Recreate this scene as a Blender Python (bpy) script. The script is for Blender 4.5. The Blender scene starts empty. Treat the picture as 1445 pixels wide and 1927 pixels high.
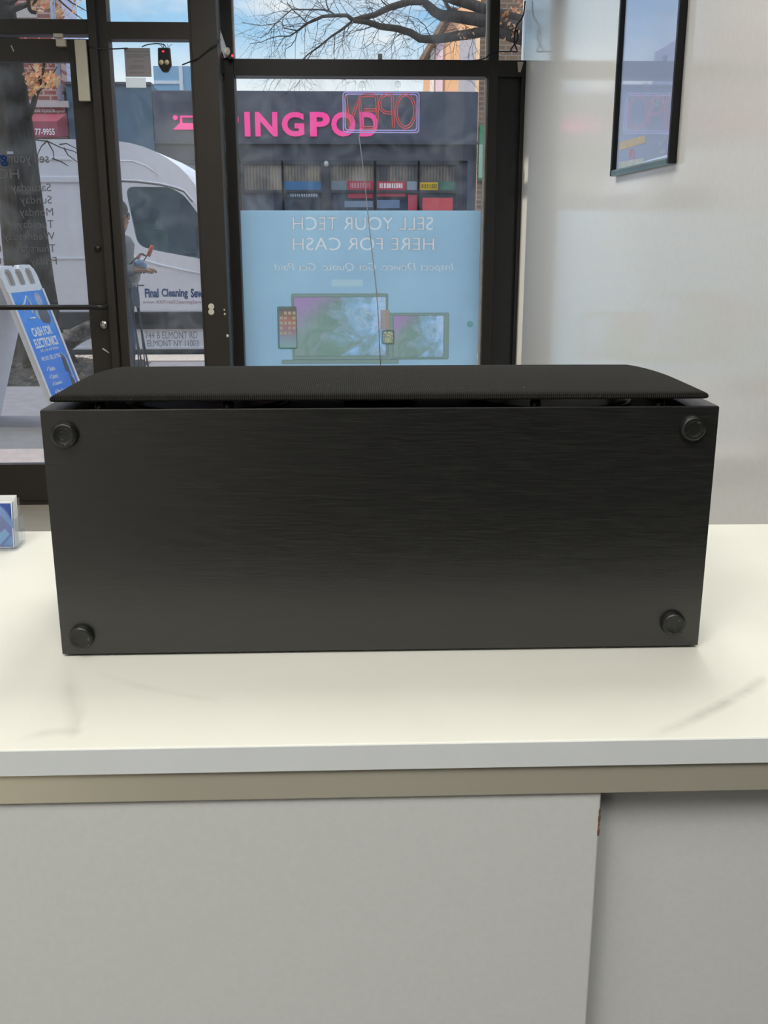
import bpy, bmesh, math, random
from mathutils import Vector, Matrix
random.seed(7)
C = bpy.context.scene.collection
SC = bpy.context.scene
R = math.radians

# ------------------------------------------------------------------ camera
F = 1880.0; PITCH = R(15.55); YAW = R(-2.0); EYE = 1.387
cam = bpy.data.cameras.new('camera'); co = bpy.data.objects.new('camera', cam); C.objects.link(co)
co.location = (0, 0, EYE); co.rotation_euler = (R(90) - PITCH, 0, YAW)
cam.sensor_fit = 'VERTICAL'; cam.sensor_height = 36.0; cam.lens = 36.0 * F / 1927.0
cam.clip_start = 0.02; cam.clip_end = 300
SC.camera = co

# ------------------------------------------------------------------ colour management, sky, sun, ceiling lamps
vs = SC.view_settings
vs.view_transform = 'Standard'; vs.look = 'None'; vs.gamma = 1.0; vs.use_curve_mapping = False; vs.exposure = 0.0
SC.cycles.transparent_max_bounces = 32
SC.cycles.max_bounces = 10

w = bpy.data.worlds.new('sky'); SC.world = w; w.use_nodes = True
nt = w.node_tree; N = nt.nodes; L = nt.links; N.clear()
o_ = N.new('ShaderNodeOutputWorld'); bg = N.new('ShaderNodeBackground'); tc = N.new('ShaderNodeTexCoord')
sep = N.new('ShaderNodeSeparateXYZ'); L.new(tc.outputs['Generated'], sep.inputs[0])
rp = N.new('ShaderNodeValToRGB'); e = rp.color_ramp.elements
e[0].position = 0.0; e[0].color = (.40, .43, .47, 1); e[1].position = 1.0; e[1].color = (.66, .72, .84, 1)
for p_, c_ in ((.125, (.425, .45, .465)), (.175, (.18, .31, .435)), (.22, (.12, .24, .40)), (.32, (.50, .58, .68))):
    q = e.new(p_); q.color = (*c_, 1)
L.new(sep.outputs['Z'], rp.inputs[0])
mp = N.new('ShaderNodeMapping'); mp.inputs['Scale'].default_value = (3, 3, 9); L.new(tc.outputs['Generated'], mp.inputs[0])
nz = N.new('ShaderNodeTexNoise'); nz.inputs['Scale'].default_value = 2.2; nz.inputs['Detail'].default_value = 6; L.new(mp.outputs[0], nz.inputs['Vector'])
cr = N.new('ShaderNodeValToRGB'); cr.color_ramp.elements[0].position = .52; cr.color_ramp.elements[1].position = .72
L.new(nz.outputs['Fac'], cr.inputs[0])
mx = N.new('ShaderNodeMix'); mx.data_type = 'RGBA'; L.new(cr.outputs[0], mx.inputs[0]); L.new(rp.outputs[0], mx.inputs[6]); mx.inputs[7].default_value = (.40, .425, .45, 1)
L.new(mx.outputs[2], bg.inputs[0]); bg.inputs[1].default_value = 2.3; L.new(bg.outputs[0], o_.inputs[0])

sun = bpy.data.lights.new('sun', 'SUN'); sun.energy = 2.6; sun.angle = R(1.0); sun.color = (1.0, .86, .70)
so = bpy.data.objects.new('sun', sun); C.objects.link(so)
so.rotation_euler = Vector((.93, -.02, -.36)).to_track_quat('-Z', 'Y').to_euler()
so.location = (-20, -8, 14)

LAMPS = [(-2.4, -0.9, 26), (-2.0, -2.5, 40), (-0.7, -0.7, 35), (0.25, -1.1, 42), (-2.2, 1.9, 8), (0.3, 1.85, 24), (-2.2, 4.0, 16), (-0.3, 4.0, 44)]
for x, y, p_ in LAMPS:
    a = bpy.data.lights.new('ceiling_lamp', 'AREA'); a.shape = 'RECTANGLE'; a.size = 0.6; a.size_y = 1.2
    a.energy = p_ * .69; a.color = (1.0, .995, .945); a.spread = R(140)
    ao = bpy.data.objects.new('ceiling_lamp', a); C.objects.link(ao); ao.location = (x, y, 2.93)

# ------------------------------------------------------------------ pixel -> point on a real plane of the place
_cy, _sy = math.cos(YAW), math.sin(YAW)
def ray(px, py):
    cx = (px - 722.5) / F; cy = -(py - 963.5) / F
    r = Vector((_cy, _sy, 0)); f0 = Vector((-_sy, _cy, 0)); z = Vector((0, 0, 1))
    return r * cx + (f0 * math.sin(PITCH) + z * math.cos(PITCH)) * cy + f0 * math.cos(PITCH) - z * math.sin(PITCH)
CAM = Vector((0, 0, EYE))
def at(px, py, y):
    d = ray(px, py); return CAM + d * (y / d.y)
def atx(px, py, x):
    d = ray(px, py); return CAM + d * (x / d.x)
def atz(px, py, zz):
    d = ray(px, py); return CAM + d * ((zz - EYE) / d.z)

# ------------------------------------------------------------------ helpers
ORG = {}
def tagp(o, label=None, cat=None, group=None, kind=None):
    if label: o['label'] = label
    if cat: o['category'] = cat
    if group: o['group'] = group
    if kind: o['kind'] = kind
    return o
def thing(name, loc, label, cat, group=None, rz=0):
    o = bpy.data.objects.new(name, None); C.objects.link(o); o.location = loc; o.rotation_euler = (0, 0, rz)
    o.empty_display_size = .1
    ORG[o.name] = Vector(loc) if rz == 0 else None
    return tagp(o, label, cat, group)
class MB:
    def __init__(s): s.bm = bmesh.new()
    def vs(s, pts): return [s.bm.verts.new(p) for p in pts]
    def face(s, pts):
        try: return s.bm.faces.new(s.vs(pts))
        except ValueError: return None
    def box(s, x0, x1, y0, y1, z0, z1):
        v = s.vs([(x, y, z) for x in (x0, x1) for y in (y0, y1) for z in (z0, z1)])
        for i in ((0, 1, 3, 2), (4, 6, 7, 5), (0, 4, 5, 1), (2, 3, 7, 6), (0, 2, 6, 4), (1, 5, 7, 3)):
            s.bm.faces.new([v[k] for k in i])
        return s
    def prism(s, pts, fn, d0, d1):
        a = s.vs([fn(u, v, d0) for u, v in pts]); b = s.vs([fn(u, v, d1) for u, v in pts]); n = len(pts)
        s.bm.faces.new(a); s.bm.faces.new(b[::-1])
        for i in range(n): s.bm.faces.new((a[i], b[i], b[(i + 1) % n], a[(i + 1) % n]))
        return s
    def plate(s, loops, fn, d0, d1):
        """A plate whose outline is loops[0] and whose holes are the other loops."""
        t = bmesh.new(); ed = []
        for lp in loops:
            v = [t.verts.new((p[0], p[1], 0)) for p in lp]
            for i in range(len(v)): ed.append(t.edges.new((v[i], v[(i + 1) % len(v)])))
        bmesh.ops.triangle_fill(t, use_beauty=True, edges=ed)
        t.verts.index_update()
        P = [(v.co.x, v.co.y) for v in t.verts]
        a = s.vs([fn(u, v, d0) for u, v in P]); b = s.vs([fn(u, v, d1) for u, v in P])
        for f in t.faces:
            ix = [v.index for v in f.verts]
            s.bm.faces.new([a[i] for i in ix]); s.bm.faces.new([b[i] for i in ix[::-1]])
        k = 0
        for lp in loops:
            n = len(lp)
            for i in range(n):
                j = k + (i + 1) % n; s.bm.faces.new((a[k + i], b[k + i], b[j], a[j]))
            k += n
        t.free(); return s
    def tube(s, pts, rad, n=8, cap=True):
        pts = [Vector(p) for p in pts]; m = len(pts)
        if not isinstance(rad, (list, tuple)): rad = [rad] * m
        up = None; rings = []
        for i, p in enumerate(pts):
            d = (pts[min(i + 1, m - 1)] - pts[max(i - 1, 0)])
            d = d.normalized() if d.length > 1e-9 else Vector((0, 0, 1))
            if up is None:
                up = d.orthogonal().normalized()
            up = (up - d * up.dot(d))
            up = up.normalized() if up.length > 1e-6 else d.orthogonal().normalized()
            sd = d.cross(up)
            rings.append(s.vs([p + (up * math.cos(2 * math.pi * k / n) + sd * math.sin(2 * math.pi * k / n)) * rad[i] for k in range(n)]))
        for i in range(m - 1):
            for k in range(n):
                f = s.bm.faces.new((rings[i][k], rings[i][(k + 1) % n], rings[i + 1][(k + 1) % n], rings[i + 1][k])); f.smooth = True
        if cap:
            s.bm.faces.new(rings[0][::-1]); s.bm.faces.new(rings[-1])
        return s
    def lathe(s, prof, o, ax, n=32):
        """prof = [(radius, height along ax)], closed by caps where radius > 0."""
        ax = Vector(ax).normalized(); u = ax.orthogonal().normalized(); v = ax.cross(u); o = Vector(o); rings = []
        for r, h in prof:
            rings.append(s.vs([o + ax * h + (u * math.cos(2 * math.pi * k / n) + v * math.sin(2 * math.pi * k / n)) * max(r, 1e-5) for k in range(n)]))
        for i in range(len(rings) - 1):
            for k in range(n):
                f = s.bm.faces.new((rings[i][k], rings[i][(k + 1) % n], rings[i + 1][(k + 1) % n], rings[i + 1][k])); f.smooth = True
        s.bm.faces.new(rings[0][::-1]); s.bm.faces.new(rings[-1]); return s
    def ball(s, c, r, sc=(1, 1, 1), n=16):
        m = Matrix.Translation(Vector(c)) @ Matrix.Diagonal((*sc, 1))
        g = bmesh.ops.create_uvsphere(s.bm, u_segments=n, v_segments=n // 2 + 2, radius=r, matrix=m)
        for v in g['verts']:
            for f in v.link_faces: f.smooth = True
        return s
    def text(s, body, fn, uc, vc, wd, ht, depth=.001, mirror=False, bold=0.0, shear=0.0, flat=False):
        """Lettering centred on (uc, vc), fitted into wd x ht."""
        cu = bpy.data.curves.new('lettering', 'FONT'); cu.body = body; cu.size = 1; cu.offset = bold; cu.shear = shear
        cu.extrude = 0 if flat else .05; cu.resolution_u = 4
        t = bpy.data.objects.new('lettering', cu); C.objects.link(t)
        dg = bpy.context.evaluated_depsgraph_get(); dg.update()
        me = t.evaluated_get(dg).to_mesh()
        vv = [v.co.copy() for v in me.vertices]; ff = [list(p.vertices) for p in me.polygons]
        t.evaluated_get(dg).to_mesh_clear()
        bpy.data.objects.remove(t); bpy.data.curves.remove(cu)
        if not vv: return s
        x0 = min(v.x for v in vv); x1 = max(v.x for v in vv); y0 = min(v.y for v in vv); y1 = max(v.y for v in vv)
        sx = wd / (x1 - x0); sy = ht / (y1 - y0) if ht else sx
        if mirror: sx = -sx
        V = s.vs([fn(uc + (v.x - (x0 + x1) / 2) * sx, vc + (v.y - (y0 + y1) / 2) * sy, depth if flat else depth * (v.z / .05 + 1) / 2) for v in vv])
        for f in ff:
            try: s.bm.faces.new([V[i] for i in f])
            except ValueError: pass
        return s
def text_loops(body, uc, vc, wd, ht, mirror=False, shear=0):
    cu = bpy.data.curves.new('lettering', 'FONT'); cu.body = body; cu.size = 1; cu.fill_mode = 'NONE'; cu.resolution_u = 4; cu.shear = shear
    t = bpy.data.objects.new('lettering', cu); C.objects.link(t)
    dg = bpy.context.evaluated_depsgraph_get(); dg.update(); me = t.evaluated_get(dg).to_mesh()
    co_ = [(v.co.x, v.co.y) for v in me.vertices]; nb_ = {}
    for e_ in me.edges:
        a, b = e_.vertices; nb_.setdefault(a, []).append(b); nb_.setdefault(b, []).append(a)
    t.evaluated_get(dg).to_mesh_clear(); bpy.data.objects.remove(t); bpy.data.curves.remove(cu)
    seen = set(); loops = []
    for s0 in nb_:
        if s0 in seen: continue
        lp = [s0]; seen.add(s0); cur = s0
        while True:
            nx_ = [k for k in nb_[cur] if k not in seen]
            if not nx_: break
            cur = nx_[0]; seen.add(cur); lp.append(cur)
        loops.append([co_[k] for k in lp])
    xs_ = [p[0] for l in loops for p in l]; ys_ = [p[1] for l in loops for p in l]
    x0, x1, y0, y1 = min(xs_), max(xs_), min(ys_), max(ys_); sx_ = wd / (x1 - x0) * (-1 if mirror else 1); sy_ = ht / (y1 - y0)
    return [[(uc + (p[0] - (x0 + x1) / 2) * sx_, vc + (p[1] - (y0 + y1) / 2) * sy_) for p in l] for l in loops]
def obj(name, mb, mat, parent=None, bevel=0, seg=2, local=False, smooth=False):
    bm = mb.bm if isinstance(mb, MB) else mb
    bmesh.ops.recalc_face_normals(bm, faces=bm.faces)
    root = parent
    while root is not None and root.parent: root = root.parent
    if parent is not None and not local and ORG.get(root.name) is not None:
        bmesh.ops.translate(bm, verts=bm.verts, vec=-ORG[root.name])
    me = bpy.data.meshes.new(name); bm.to_mesh(me); bm.free()
    if smooth:
        for f in me.polygons: f.use_smooth = True
    o = bpy.data.objects.new(name, me); C.objects.link(o)
    if mat: me.materials.append(mat)
    if parent is not None: o.parent = parent
    else: ORG[o.name] = Vector((0, 0, 0))
    if bevel:
        m = o.modifiers.new('bevel', 'BEVEL'); m.width = bevel; m.segments = seg; m.limit_method = 'ANGLE'; m.angle_limit = R(40)
        m.harden_normals = False
    return o
def struct(name, mb, mat, bevel=0):
    o = obj(name, mb, mat, None, bevel); o['kind'] = 'structure'; return o
def wallY(y):          # plane facing the camera side (-Y) at depth y; d comes out of it
    return lambda u, v, d: (u, y - d, v)
def skin_mesh(name, verts, edges, radii, mat, parent, root=0, sub=2):
    me = bpy.data.meshes.new(name); me.from_pydata(verts, edges, [])
    t = bpy.data.objects.new('tmp', me); C.objects.link(t)
    m = t.modifiers.new('skin', 'SKIN'); m.use_smooth_shade = True
    for i, r in enumerate(radii):
        d = me.skin_vertices[0].data[i]; d.radius = r if isinstance(r, tuple) else (r, r); d.use_root = (i == root)
    sm = t.modifiers.new('sub', 'SUBSURF'); sm.levels = sub; sm.render_levels = sub
    dg = bpy.context.evaluated_depsgraph_get(); dg.update()
    me2 = bpy.data.meshes.new_from_object(t.evaluated_get(dg)); bpy.data.objects.remove(t)
    for f in me2.polygons: f.use_smooth = True
    me2.name = name; me2.materials.clear(); me2.materials.append(mat)
    o = bpy.data.objects.new(name, me2); C.objects.link(o)
    if parent is not None: o.parent = parent
    return o

# ------------------------------------------------------------------ materials
def lin(c):
    if isinstance(c, str):
        c = [int(c[i:i + 2], 16) / 255 for i in (0, 2, 4)]
    return tuple((v / 12.92 if v <= .04045 else ((v + .055) / 1.055) ** 2.4) for v in c)
class Mat:
    def __init__(s, name):
        s.m = bpy.data.materials.new(name); s.m.use_nodes = True; s.t = s.m.node_tree; s.n = s.t.nodes; s.l = s.t.links
        s.n.clear(); s.out = s.n.new('ShaderNodeOutputMaterial')
    def new(s, k, **kw):
        n = s.n.new(k)
        for a, b in kw.items(): setattr(n, a, b)
        return n
    def coord(s, scale=(1, 1, 1), rot=(0, 0, 0)):
        t = s.new('ShaderNodeTexCoord'); m = s.new('ShaderNodeMapping'); m.inputs['Scale'].default_value = scale; m.inputs['Rotation'].default_value = rot
        s.l.new(t.outputs['Object'], m.inputs[0]); return m.outputs[0]
    def noise(s, scale, detail=4, vec=None, rough=.5, dist=0):
        n = s.new('ShaderNodeTexNoise'); n.inputs['Scale'].default_value = scale; n.inputs['Detail'].default_value = detail
        n.inputs['Roughness'].default_value = rough; n.inputs['Distortion'].default_value = dist
        s.l.new(vec if vec is not None else s.coord(), n.inputs['Vector']); return n.outputs['Fac']
    def ramp(s, fac, stops, interp='LINEAR'):
        r = s.new('ShaderNodeValToRGB'); r.color_ramp.interpolation = interp; e = r.color_ramp.elements
        while len(e) < len(stops): e.new(.5)
        for k, (p, c) in enumerate(stops):
            e[k].position = p; e[k].color = (*c, 1) if len(c) == 3 else c
        s.l.new(fac, r.inputs[0]); return r.outputs[0]
    def math(s, op, a, b=None, c=None):
        m = s.new('ShaderNodeMath', operation=op)
        for i, v in enumerate((a, b, c)):
            if v is None: continue
            if isinstance(v, (int, float)): m.inputs[i].default_value = v
            else: s.l.new(v, m.inputs[i])
        return m.outputs[0]
    def mix(s, fac, a, b):
        m = s.new('ShaderNodeMix', data_type='RGBA')
        for i, v in ((0, fac), (6, a), (7, b)):
            if isinstance(v, (int, float)): m.inputs[i].default_value = v
            elif isinstance(v, tuple): m.inputs[i].default_value = (*v, 1) if len(v) == 3 else v
            else: s.l.new(v, m.inputs[i])
        return m.outputs[2]
    def bsdf(s, col, rough=.5, metal=0, spec=.5, bump=None, bs=.1, bd=.001, **kw):
        p = s.new('ShaderNodeBsdfPrincipled')
        for k, v in (('Base Color', col), ('Roughness', rough), ('Metallic', metal), ('Specular IOR Level', spec), *kw.items()):
            if isinstance(v, (int, float)): p.inputs[k].default_value = v
            elif isinstance(v, tuple): p.inputs[k].default_value = (*v, 1) if len(v) == 3 else v
            else: s.l.new(v, p.inputs[k])
        if bump is not None:
            b = s.new('ShaderNodeBump'); b.inputs['Strength'].default_value = bs; b.inputs['Distance'].default_value = bd
            s.l.new(bump, b.inputs['Height']); s.l.new(b.outputs[0], p.inputs['Normal'])
        s.l.new(p.outputs[0], s.out.inputs[0]); return s.m
def simple(name, hexc, rough=.5, metal=0, spec=.5, var=.12, scale=30, bs=0.0, bd=.001):
    c = lin(hexc) if isinstance(hexc, str) else hexc
    M = Mat(name); f = M.noise(scale, 5)
    col = M.ramp(f, [(.3, tuple(v * (1 - var) for v in c)), (.7, tuple(min(1, v * (1 + var)) for v in c))])
    return M.bsdf(col, rough, metal, spec, bump=f if bs else None, bs=bs, bd=bd)
def glass(name, tint=(.97, .985, .98), haze=.03, hazecol=(.75, .8, .85), base=.035, rough=0.0, smudge=6.0):
    M = Mat(name); lw = M.new('ShaderNodeLayerWeight'); lw.inputs['Blend'].default_value = .5
    p5 = M.math('POWER', lw.outputs['Facing'], 5.0); fr = M.math('MULTIPLY_ADD', p5, .9, base)
    tr = M.new('ShaderNodeBsdfTransparent'); tr.inputs[0].default_value = (*tint, 1)
    gl = M.new('ShaderNodeBsdfGlossy'); gl.inputs['Roughness'].default_value = rough
    a = M.new('ShaderNodeMixShader'); M.l.new(fr, a.inputs[0]); M.l.new(tr.outputs[0], a.inputs[1]); M.l.new(gl.outputs[0], a.inputs[2])
    if haze > 0:
        df = M.new('ShaderNodeBsdfDiffuse'); df.inputs[0].default_value = (*hazecol, 1)
        tl = M.new('ShaderNodeBsdfTranslucent'); tl.inputs[0].default_value = (*hazecol, 1)
        h = M.new('ShaderNodeMixShader'); h.inputs[0].default_value = .5; M.l.new(df.outputs[0], h.inputs[1]); M.l.new(tl.outputs[0], h.inputs[2])
        f = M.noise(smudge, 5, dist=1.5); f = M.math('POWER', f, 3.0); f = M.math('MULTIPLY', f, haze * 7)
        b = M.new('ShaderNodeMixShader'); M.l.new(f, b.inputs[0]); M.l.new(a.outputs[0], b.inputs[1]); M.l.new(h.outputs[0], b.inputs[2]); a = b
    M.l.new(a.outputs[0], M.out.inputs[0]); return M.m
def film(name, col, trans=.5, mk=None, gloss=.0):
    """Thin printed vinyl or paper that also lets light through from behind."""
    M = Mat(name); c = mk(M) if mk else None
    df = M.new('ShaderNodeBsdfDiffuse'); tl = M.new('ShaderNodeBsdfTranslucent')
    for n in (df, tl):
        if c is not None: M.l.new(c, n.inputs[0])
        else: n.inputs[0].default_value = (*col, 1)
    a = M.new('ShaderNodeMixShader'); a.inputs[0].default_value = trans; M.l.new(df.outputs[0], a.inputs[1]); M.l.new(tl.outputs[0], a.inputs[2])
    M.l.new(a.outputs[0], M.out.inputs[0]); return M.m

# painted walls, floor and so on
def m_wall():
    M = Mat('satin_wall_paint'); f = M.noise(60, 6)
    return M.bsdf(M.ramp(f, [(.3, lin('e9e8e6')), (.7, lin('edecea'))]), rough=.10, spec=.65)
def m_floor():
    M = Mat('grey_plank_floor'); t = M.coord((1, 1, 1))
    br = M.new('ShaderNodeTexBrick'); br.inputs['Scale'].default_value = 1; br.inputs['Brick Width'].default_value = 1.2; br.inputs['Row Height'].default_value = .15
    br.inputs['Mortar Size'].default_value = .002; br.inputs['Color1'].default_value = (*lin('8f877a'), 1); br.inputs['Color2'].default_value = (*lin('7c766d'), 1); br.inputs['Mortar'].default_value = (*lin('4a463f'), 1)
    M.l.new(t, br.inputs['Vector'])
    f = M.noise(6, 6, M.coord((1, 14, 1)))
    return M.bsdf(M.mix(f, br.outputs[0], lin('a0988b')), rough=.35)
WALL = m_wall(); FLOOR = m_floor()
CEIL = simple('ceiling_white', 'dcdcd6', .9, var=.02)
BRONZE = simple('dark_bronze_aluminium', '2c2825', .40, 0, .5, var=.06, scale=12)
BLACKAL = simple('black_anodised_aluminium', '151312', .35, 0, .5, var=.08, scale=12)
BLACKPANEL = simple('black_panel', '121416', .3, var=.1)
PANE = glass('shop_glass', haze=.035)
PANE_D = glass('door_glass', haze=.03, tint=(.93, .95, .95))
WHITE_PLASTIC = simple('white_plastic', 'e3e1d8', .45, var=.03)
CREAM = simple('cream_plastic', 'b9b3a4', .5, var=.04)
BLACKPL = simple('black_plastic', '141414', .35, var=.1)
STEEL = simple('brushed_steel', 'c9c7c2', .3, .9, var=.1)
REDLED = Mat('red_indicator'); _e = REDLED.new('ShaderNodeEmission'); _e.inputs[0].default_value = (1, .03, .06, 1); _e.inputs[1].default_value = 2.5
REDLED.l.new(_e.outputs[0], REDLED.out.inputs[0]); REDLED = REDLED.m
def m_counter():
    M = Mat('white_laminate_top')
    f = M.noise(14, 4); col = M.ramp(f, [(.3, lin('e9e7dc')), (.7, lin('edebe1'))])
    geo = M.new('ShaderNodeNewGeometry')
    def arc(p, q, r_, wd, amt, ns):
        nonlocal col
        ax, ay = p[0], p[1]; bx, by = q[0], q[1]; cx_, cy_ = r_[0], r_[1]
        d = 2 * (ax * (by - cy_) + bx * (cy_ - ay) + cx_ * (ay - by))
        ux = ((ax * ax + ay * ay) * (by - cy_) + (bx * bx + by * by) * (cy_ - ay) + (cx_ * cx_ + cy_ * cy_) * (ay - by)) / d
        uy = ((ax * ax + ay * ay) * (cx_ - bx) + (bx * bx + by * by) * (ax - cx_) + (cx_ * cx_ + cy_ * cy_) * (bx - ax)) / d
        rad = math.hypot(ax - ux, ay - uy)
        vm = M.new('ShaderNodeVectorMath', operation='DISTANCE'); M.l.new(geo.outputs['Position'], vm.inputs[0]); vm.inputs[1].default_value = (ux, uy, 1.07)
        g = M.math('ABSOLUTE', M.math('SUBTRACT', vm.outputs['Value'], rad))
        g = M.math('SUBTRACT', 1.0, M.math('DIVIDE', g, wd)); g = M.math('MAXIMUM', g, 0.0)
        # keep the smear between its two ends
        sx = M.new('ShaderNodeSeparateXYZ'); M.l.new(geo.outputs['Position'], sx.inputs[0])
        lo, hi = min(ax, cx_), max(ax, cx_); lo2, hi2 = min(ay, cy_), max(ay, cy_)
        fd = (hi - lo) * .35
        k = M.math('MULTIPLY', M.math('MINIMUM', M.math('MAXIMUM', M.math('DIVIDE', M.math('SUBTRACT', sx.outputs[0], lo), fd), 0.0), 1.0), M.math('MINIMUM', M.math('MAXIMUM', M.math('DIVIDE', M.math('SUBTRACT', hi, sx.outputs[0]), fd * .3), 0.0), 1.0))
        k = M.math('MULTIPLY', k, M.math('MULTIPLY', M.math('GREATER_THAN', sx.outputs[1], lo2 - .01), M.math('LESS_THAN', sx.outputs[1], hi2 + .01)))
        g = M.math('MULTIPLY', M.math('MULTIPLY', g, k), M.math('MULTIPLY', M.noise(ns, 4), amt * 2))
        col = M.mix(g, col, lin('8d8782'))
    A = lambda *q: [tuple(atz(a, b, 1.07)) for a, b in q]
    arc(*A((1212, 1390), (1350, 1330), (1445, 1272)), .007, .30, 60)
    arc(*A((118, 1258), (134, 1310), (150, 1376)), .010, .16, 40)
    arc(*A((30, 1392), (70, 1382), (160, 1377)), .008, .16, 40)
    arc(*A((150, 1252), (260, 1290), (420, 1318)), .006, .08, 30)
    return M.bsdf(col, rough=.42, spec=.4)
def m_wood_black():
    M = Mat('black_ash_veneer'); v = M.coord((14, 14, 330)); f = M.noise(3.5, 6, v, .6); v2 = M.coord((8, 8, 700)); g = M.noise(3, 3, v2, .6)
    h = M.math('ADD', f, M.math('MULTIPLY', g, .6))
    return M.bsdf(M.ramp(h, [(.6, lin('111111')), (.8, lin('171716')), (1.0, lin('1f1f1d'))]), rough=M.ramp(f, [(.3, (.30,) * 3), (.7, (.38,) * 3)]), spec=.9, bump=h, bs=.12, bd=.0005)
def m_grille():
    M = Mat('black_grille_cloth'); t = M.new('ShaderNodeTexCoord'); sx = M.new('ShaderNodeSeparateXYZ'); M.l.new(t.outputs['Object'], sx.inputs[0])
    wob = M.math('MULTIPLY', M.noise(9, 2), .004)
    a = M.math('SINE', M.math('MULTIPLY', M.math('ADD', sx.outputs[0], wob), 2 * math.pi / .00145))
    b = M.math('SINE', M.math('MULTIPLY', sx.outputs[1], 2 * math.pi / .0016))
    h = M.math('ADD', M.math('MULTIPLY', a, .34), M.math('MULTIPLY', b, .14)); h = M.math('ADD', h, .5)
    col = M.ramp(h, [(.15, lin('0b0b0a')), (.55, lin('1b1a18')), (.95, lin('35332f'))])
    dust = M.ramp(M.noise(260, 2), [(.74, (0, 0, 0)), (.80, (1, 1, 1))])
    col = M.mix(M.math('MULTIPLY', dust, .5), col, lin('9a968c'))
    return M.bsdf(col, rough=.9, spec=.2, bump=h, bs=.35, bd=.0006)
COUNTER = m_counter(); EDGE = simple('white_edge_band', 'd4d7d8', .4, var=.02)
BASE = simple('white_base_panel', 'c9c9c7', .55, var=.02, scale=220)
TAUPE = simple('beige_metal_strip', 'd2ccb9', .28, .5, var=.06, scale=3)
WOODB = m_wood_black(); GRILLE = m_grille()
BAFFLE = simple('black_baffle', '0c0c0c', .6)
def m_foot():
    M = Mat('black_rubber'); f = M.noise(420, 4)
    col = M.ramp(f, [(.62, lin('1b1c1a')), (.72, lin('5c5a52'))])
    return M.bsdf(col, rough=.38, spec=.5)
RUBBER = m_foot()

# ================================================================== ROOM SHELL
DY = 5.2; WY = 5.5; XR = 0.912
struct('floor', MB().box(-4.2, XR, -3.2, 5.56, -.1, 0), FLOOR)
struct('ceiling', MB().box(-4.2, XR, -3.2, 5.3, 3.0, 3.12), CEIL)
struct('wall_right', MB().box(XR, XR + .12, 1.15, 5.62, 0, 3.12), WALL)
struct('wall_right_1', MB().box(XR, XR + .12, -3.2, 1.149, 0, 3.12), simple('dark_reflection_wall', '2a2a2c', .7))  # unseen stretch of wall, made dark to dim the speaker's reflection
struct('wall_left', MB().box(-4.32, -4.2, -3.2, 5.3, 0, 3.12), WALL)
struct('wall_back', MB().box(-4.2, -1.0, -3.32, -3.2, 0, 3.12), WALL); struct('wall_back_1', MB().box(-.999, XR, -3.32, -3.2, 0, 3.12), bpy.data.materials['dark_reflection_wall'])  # right half, out of view, darkened for the speaker's reflection
struct('floor_1', MB().box(-.75, XR, -3.2, .45, 0.0005, .006), simple('dark_reflection_floor', '242426', .95))  # unseen dark patch added so the speaker face reflects less
BRICKDARK = simple('dark_facade_render', '5a5552', .8)
m = MB(); m.box(-14, -2.32, 5.2, 5.34, 0, 7.5); m.box(-2.32, XR, 5.2, 5.62, 3.0, 7.5); m.box(XR + .12, 14, 5.2, 5.62, 0, 7.5); m.box(XR, XR + .12, 5.3, 5.62, 3.12, 7.5)
struct('wall_front', m, BRICKDARK)

# ---- storefront: door bay at DY, display window set further out at WY
ZB0, ZB1 = 2.30, 2.362             # transom bar over door and sidelight
XJ0, XJ1 = -1.213, -1.176          # jamb post between door and sidelight
fr = MB()
fr.box(XJ0, XJ1, DY - .02, DY + .1, 0, 3.0); fr.box(-2.32, -2.26, DY, DY + .1, 0, 3.0)
fr.box(-2.26, XJ0, DY, DY + .1, ZB0 - .002, ZB1)
fr.box(-2.26, XJ0, DY, DY + .1, 2.96, 3.0)
dfr = struct('trim_1', fr, BRONZE, .002)          # frame of the door bay
pn = obj('glass_pane', MB().box(-2.26, XJ0, DY + .045, DY + .052, ZB1, 2.96), PANE, dfr)
# lettering on the door transom (only its lower edge is in view)
lt = MB(); fy = lambda u, v, d: (u, DY + .044 - d, v)
BLKVINYL = film('dark_vinyl_lettering', lin('2b2b2d'), .3)
GREYVINYL = film('grey_vinyl_lettering', lin('808086'), .3)
lt.text('JO', fy, at(20, -14, DY).x, at(20, -12, DY).z, .20, .16, .001, True, .0)
obj('lettering', lt, GREYVINYL, pn)

# sidelight = window_1
XS0, XS1 = -1.126, -0.745
s1 = MB()
s1.box(XJ1 + .006, XS0, DY + .004, DY + .09, 0, 3.0); s1.box(XS1, XS1 + .02, DY + .004, DY + .09, 0, 3.0)
s1.box(XS0, XS1, DY + .004, DY + .09, 2.278, 2.353); s1.box(XS0, XS1, DY + .004, DY + .09, 2.95, 3.0); s1.box(XS0, XS1, DY + .004, DY + .09, 0, .2)
win1 = struct('window_1', s1, BRONZE, .002)
obj('glass_pane', MB().box(XS0, XS1, DY + .045, DY + .052, .2, 2.278), PANE, win1)
obj('glass_pane', MB().box(XS0, XS1, DY + .045, DY + .052, 2.353, 2.95), PANE, win1)
# wide post
XP0, XP1 = -0.737, -0.611
post = struct('trim_2', MB().box(XP0 + .002, XP1, DY, DY + .1, 0, 3.0), BRONZE, .003)
STK = simple('cream_sticker', 'c9c3b1', .6, var=.15, scale=400)
stk = MB()
for py in (577, 587): stk.lathe([(.0155, 0), (.0155, .002), (.013, .003)], at(397.5, py, DY) - Vector((0, .0005, 0)), (0, -1, 0), 20)
k = obj('round_sticker', stk, STK, post); k['label'] = 'pair of round cream stickers'
spk = MB()
for px, py, r_ in ((422, 583, .004), (423, 591, .005), (428, 632, .007)): spk.ball(at(px, py, DY), r_, (1, .25, 1.2), 8)
obj('paint_chip', spk, STK, post)
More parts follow.
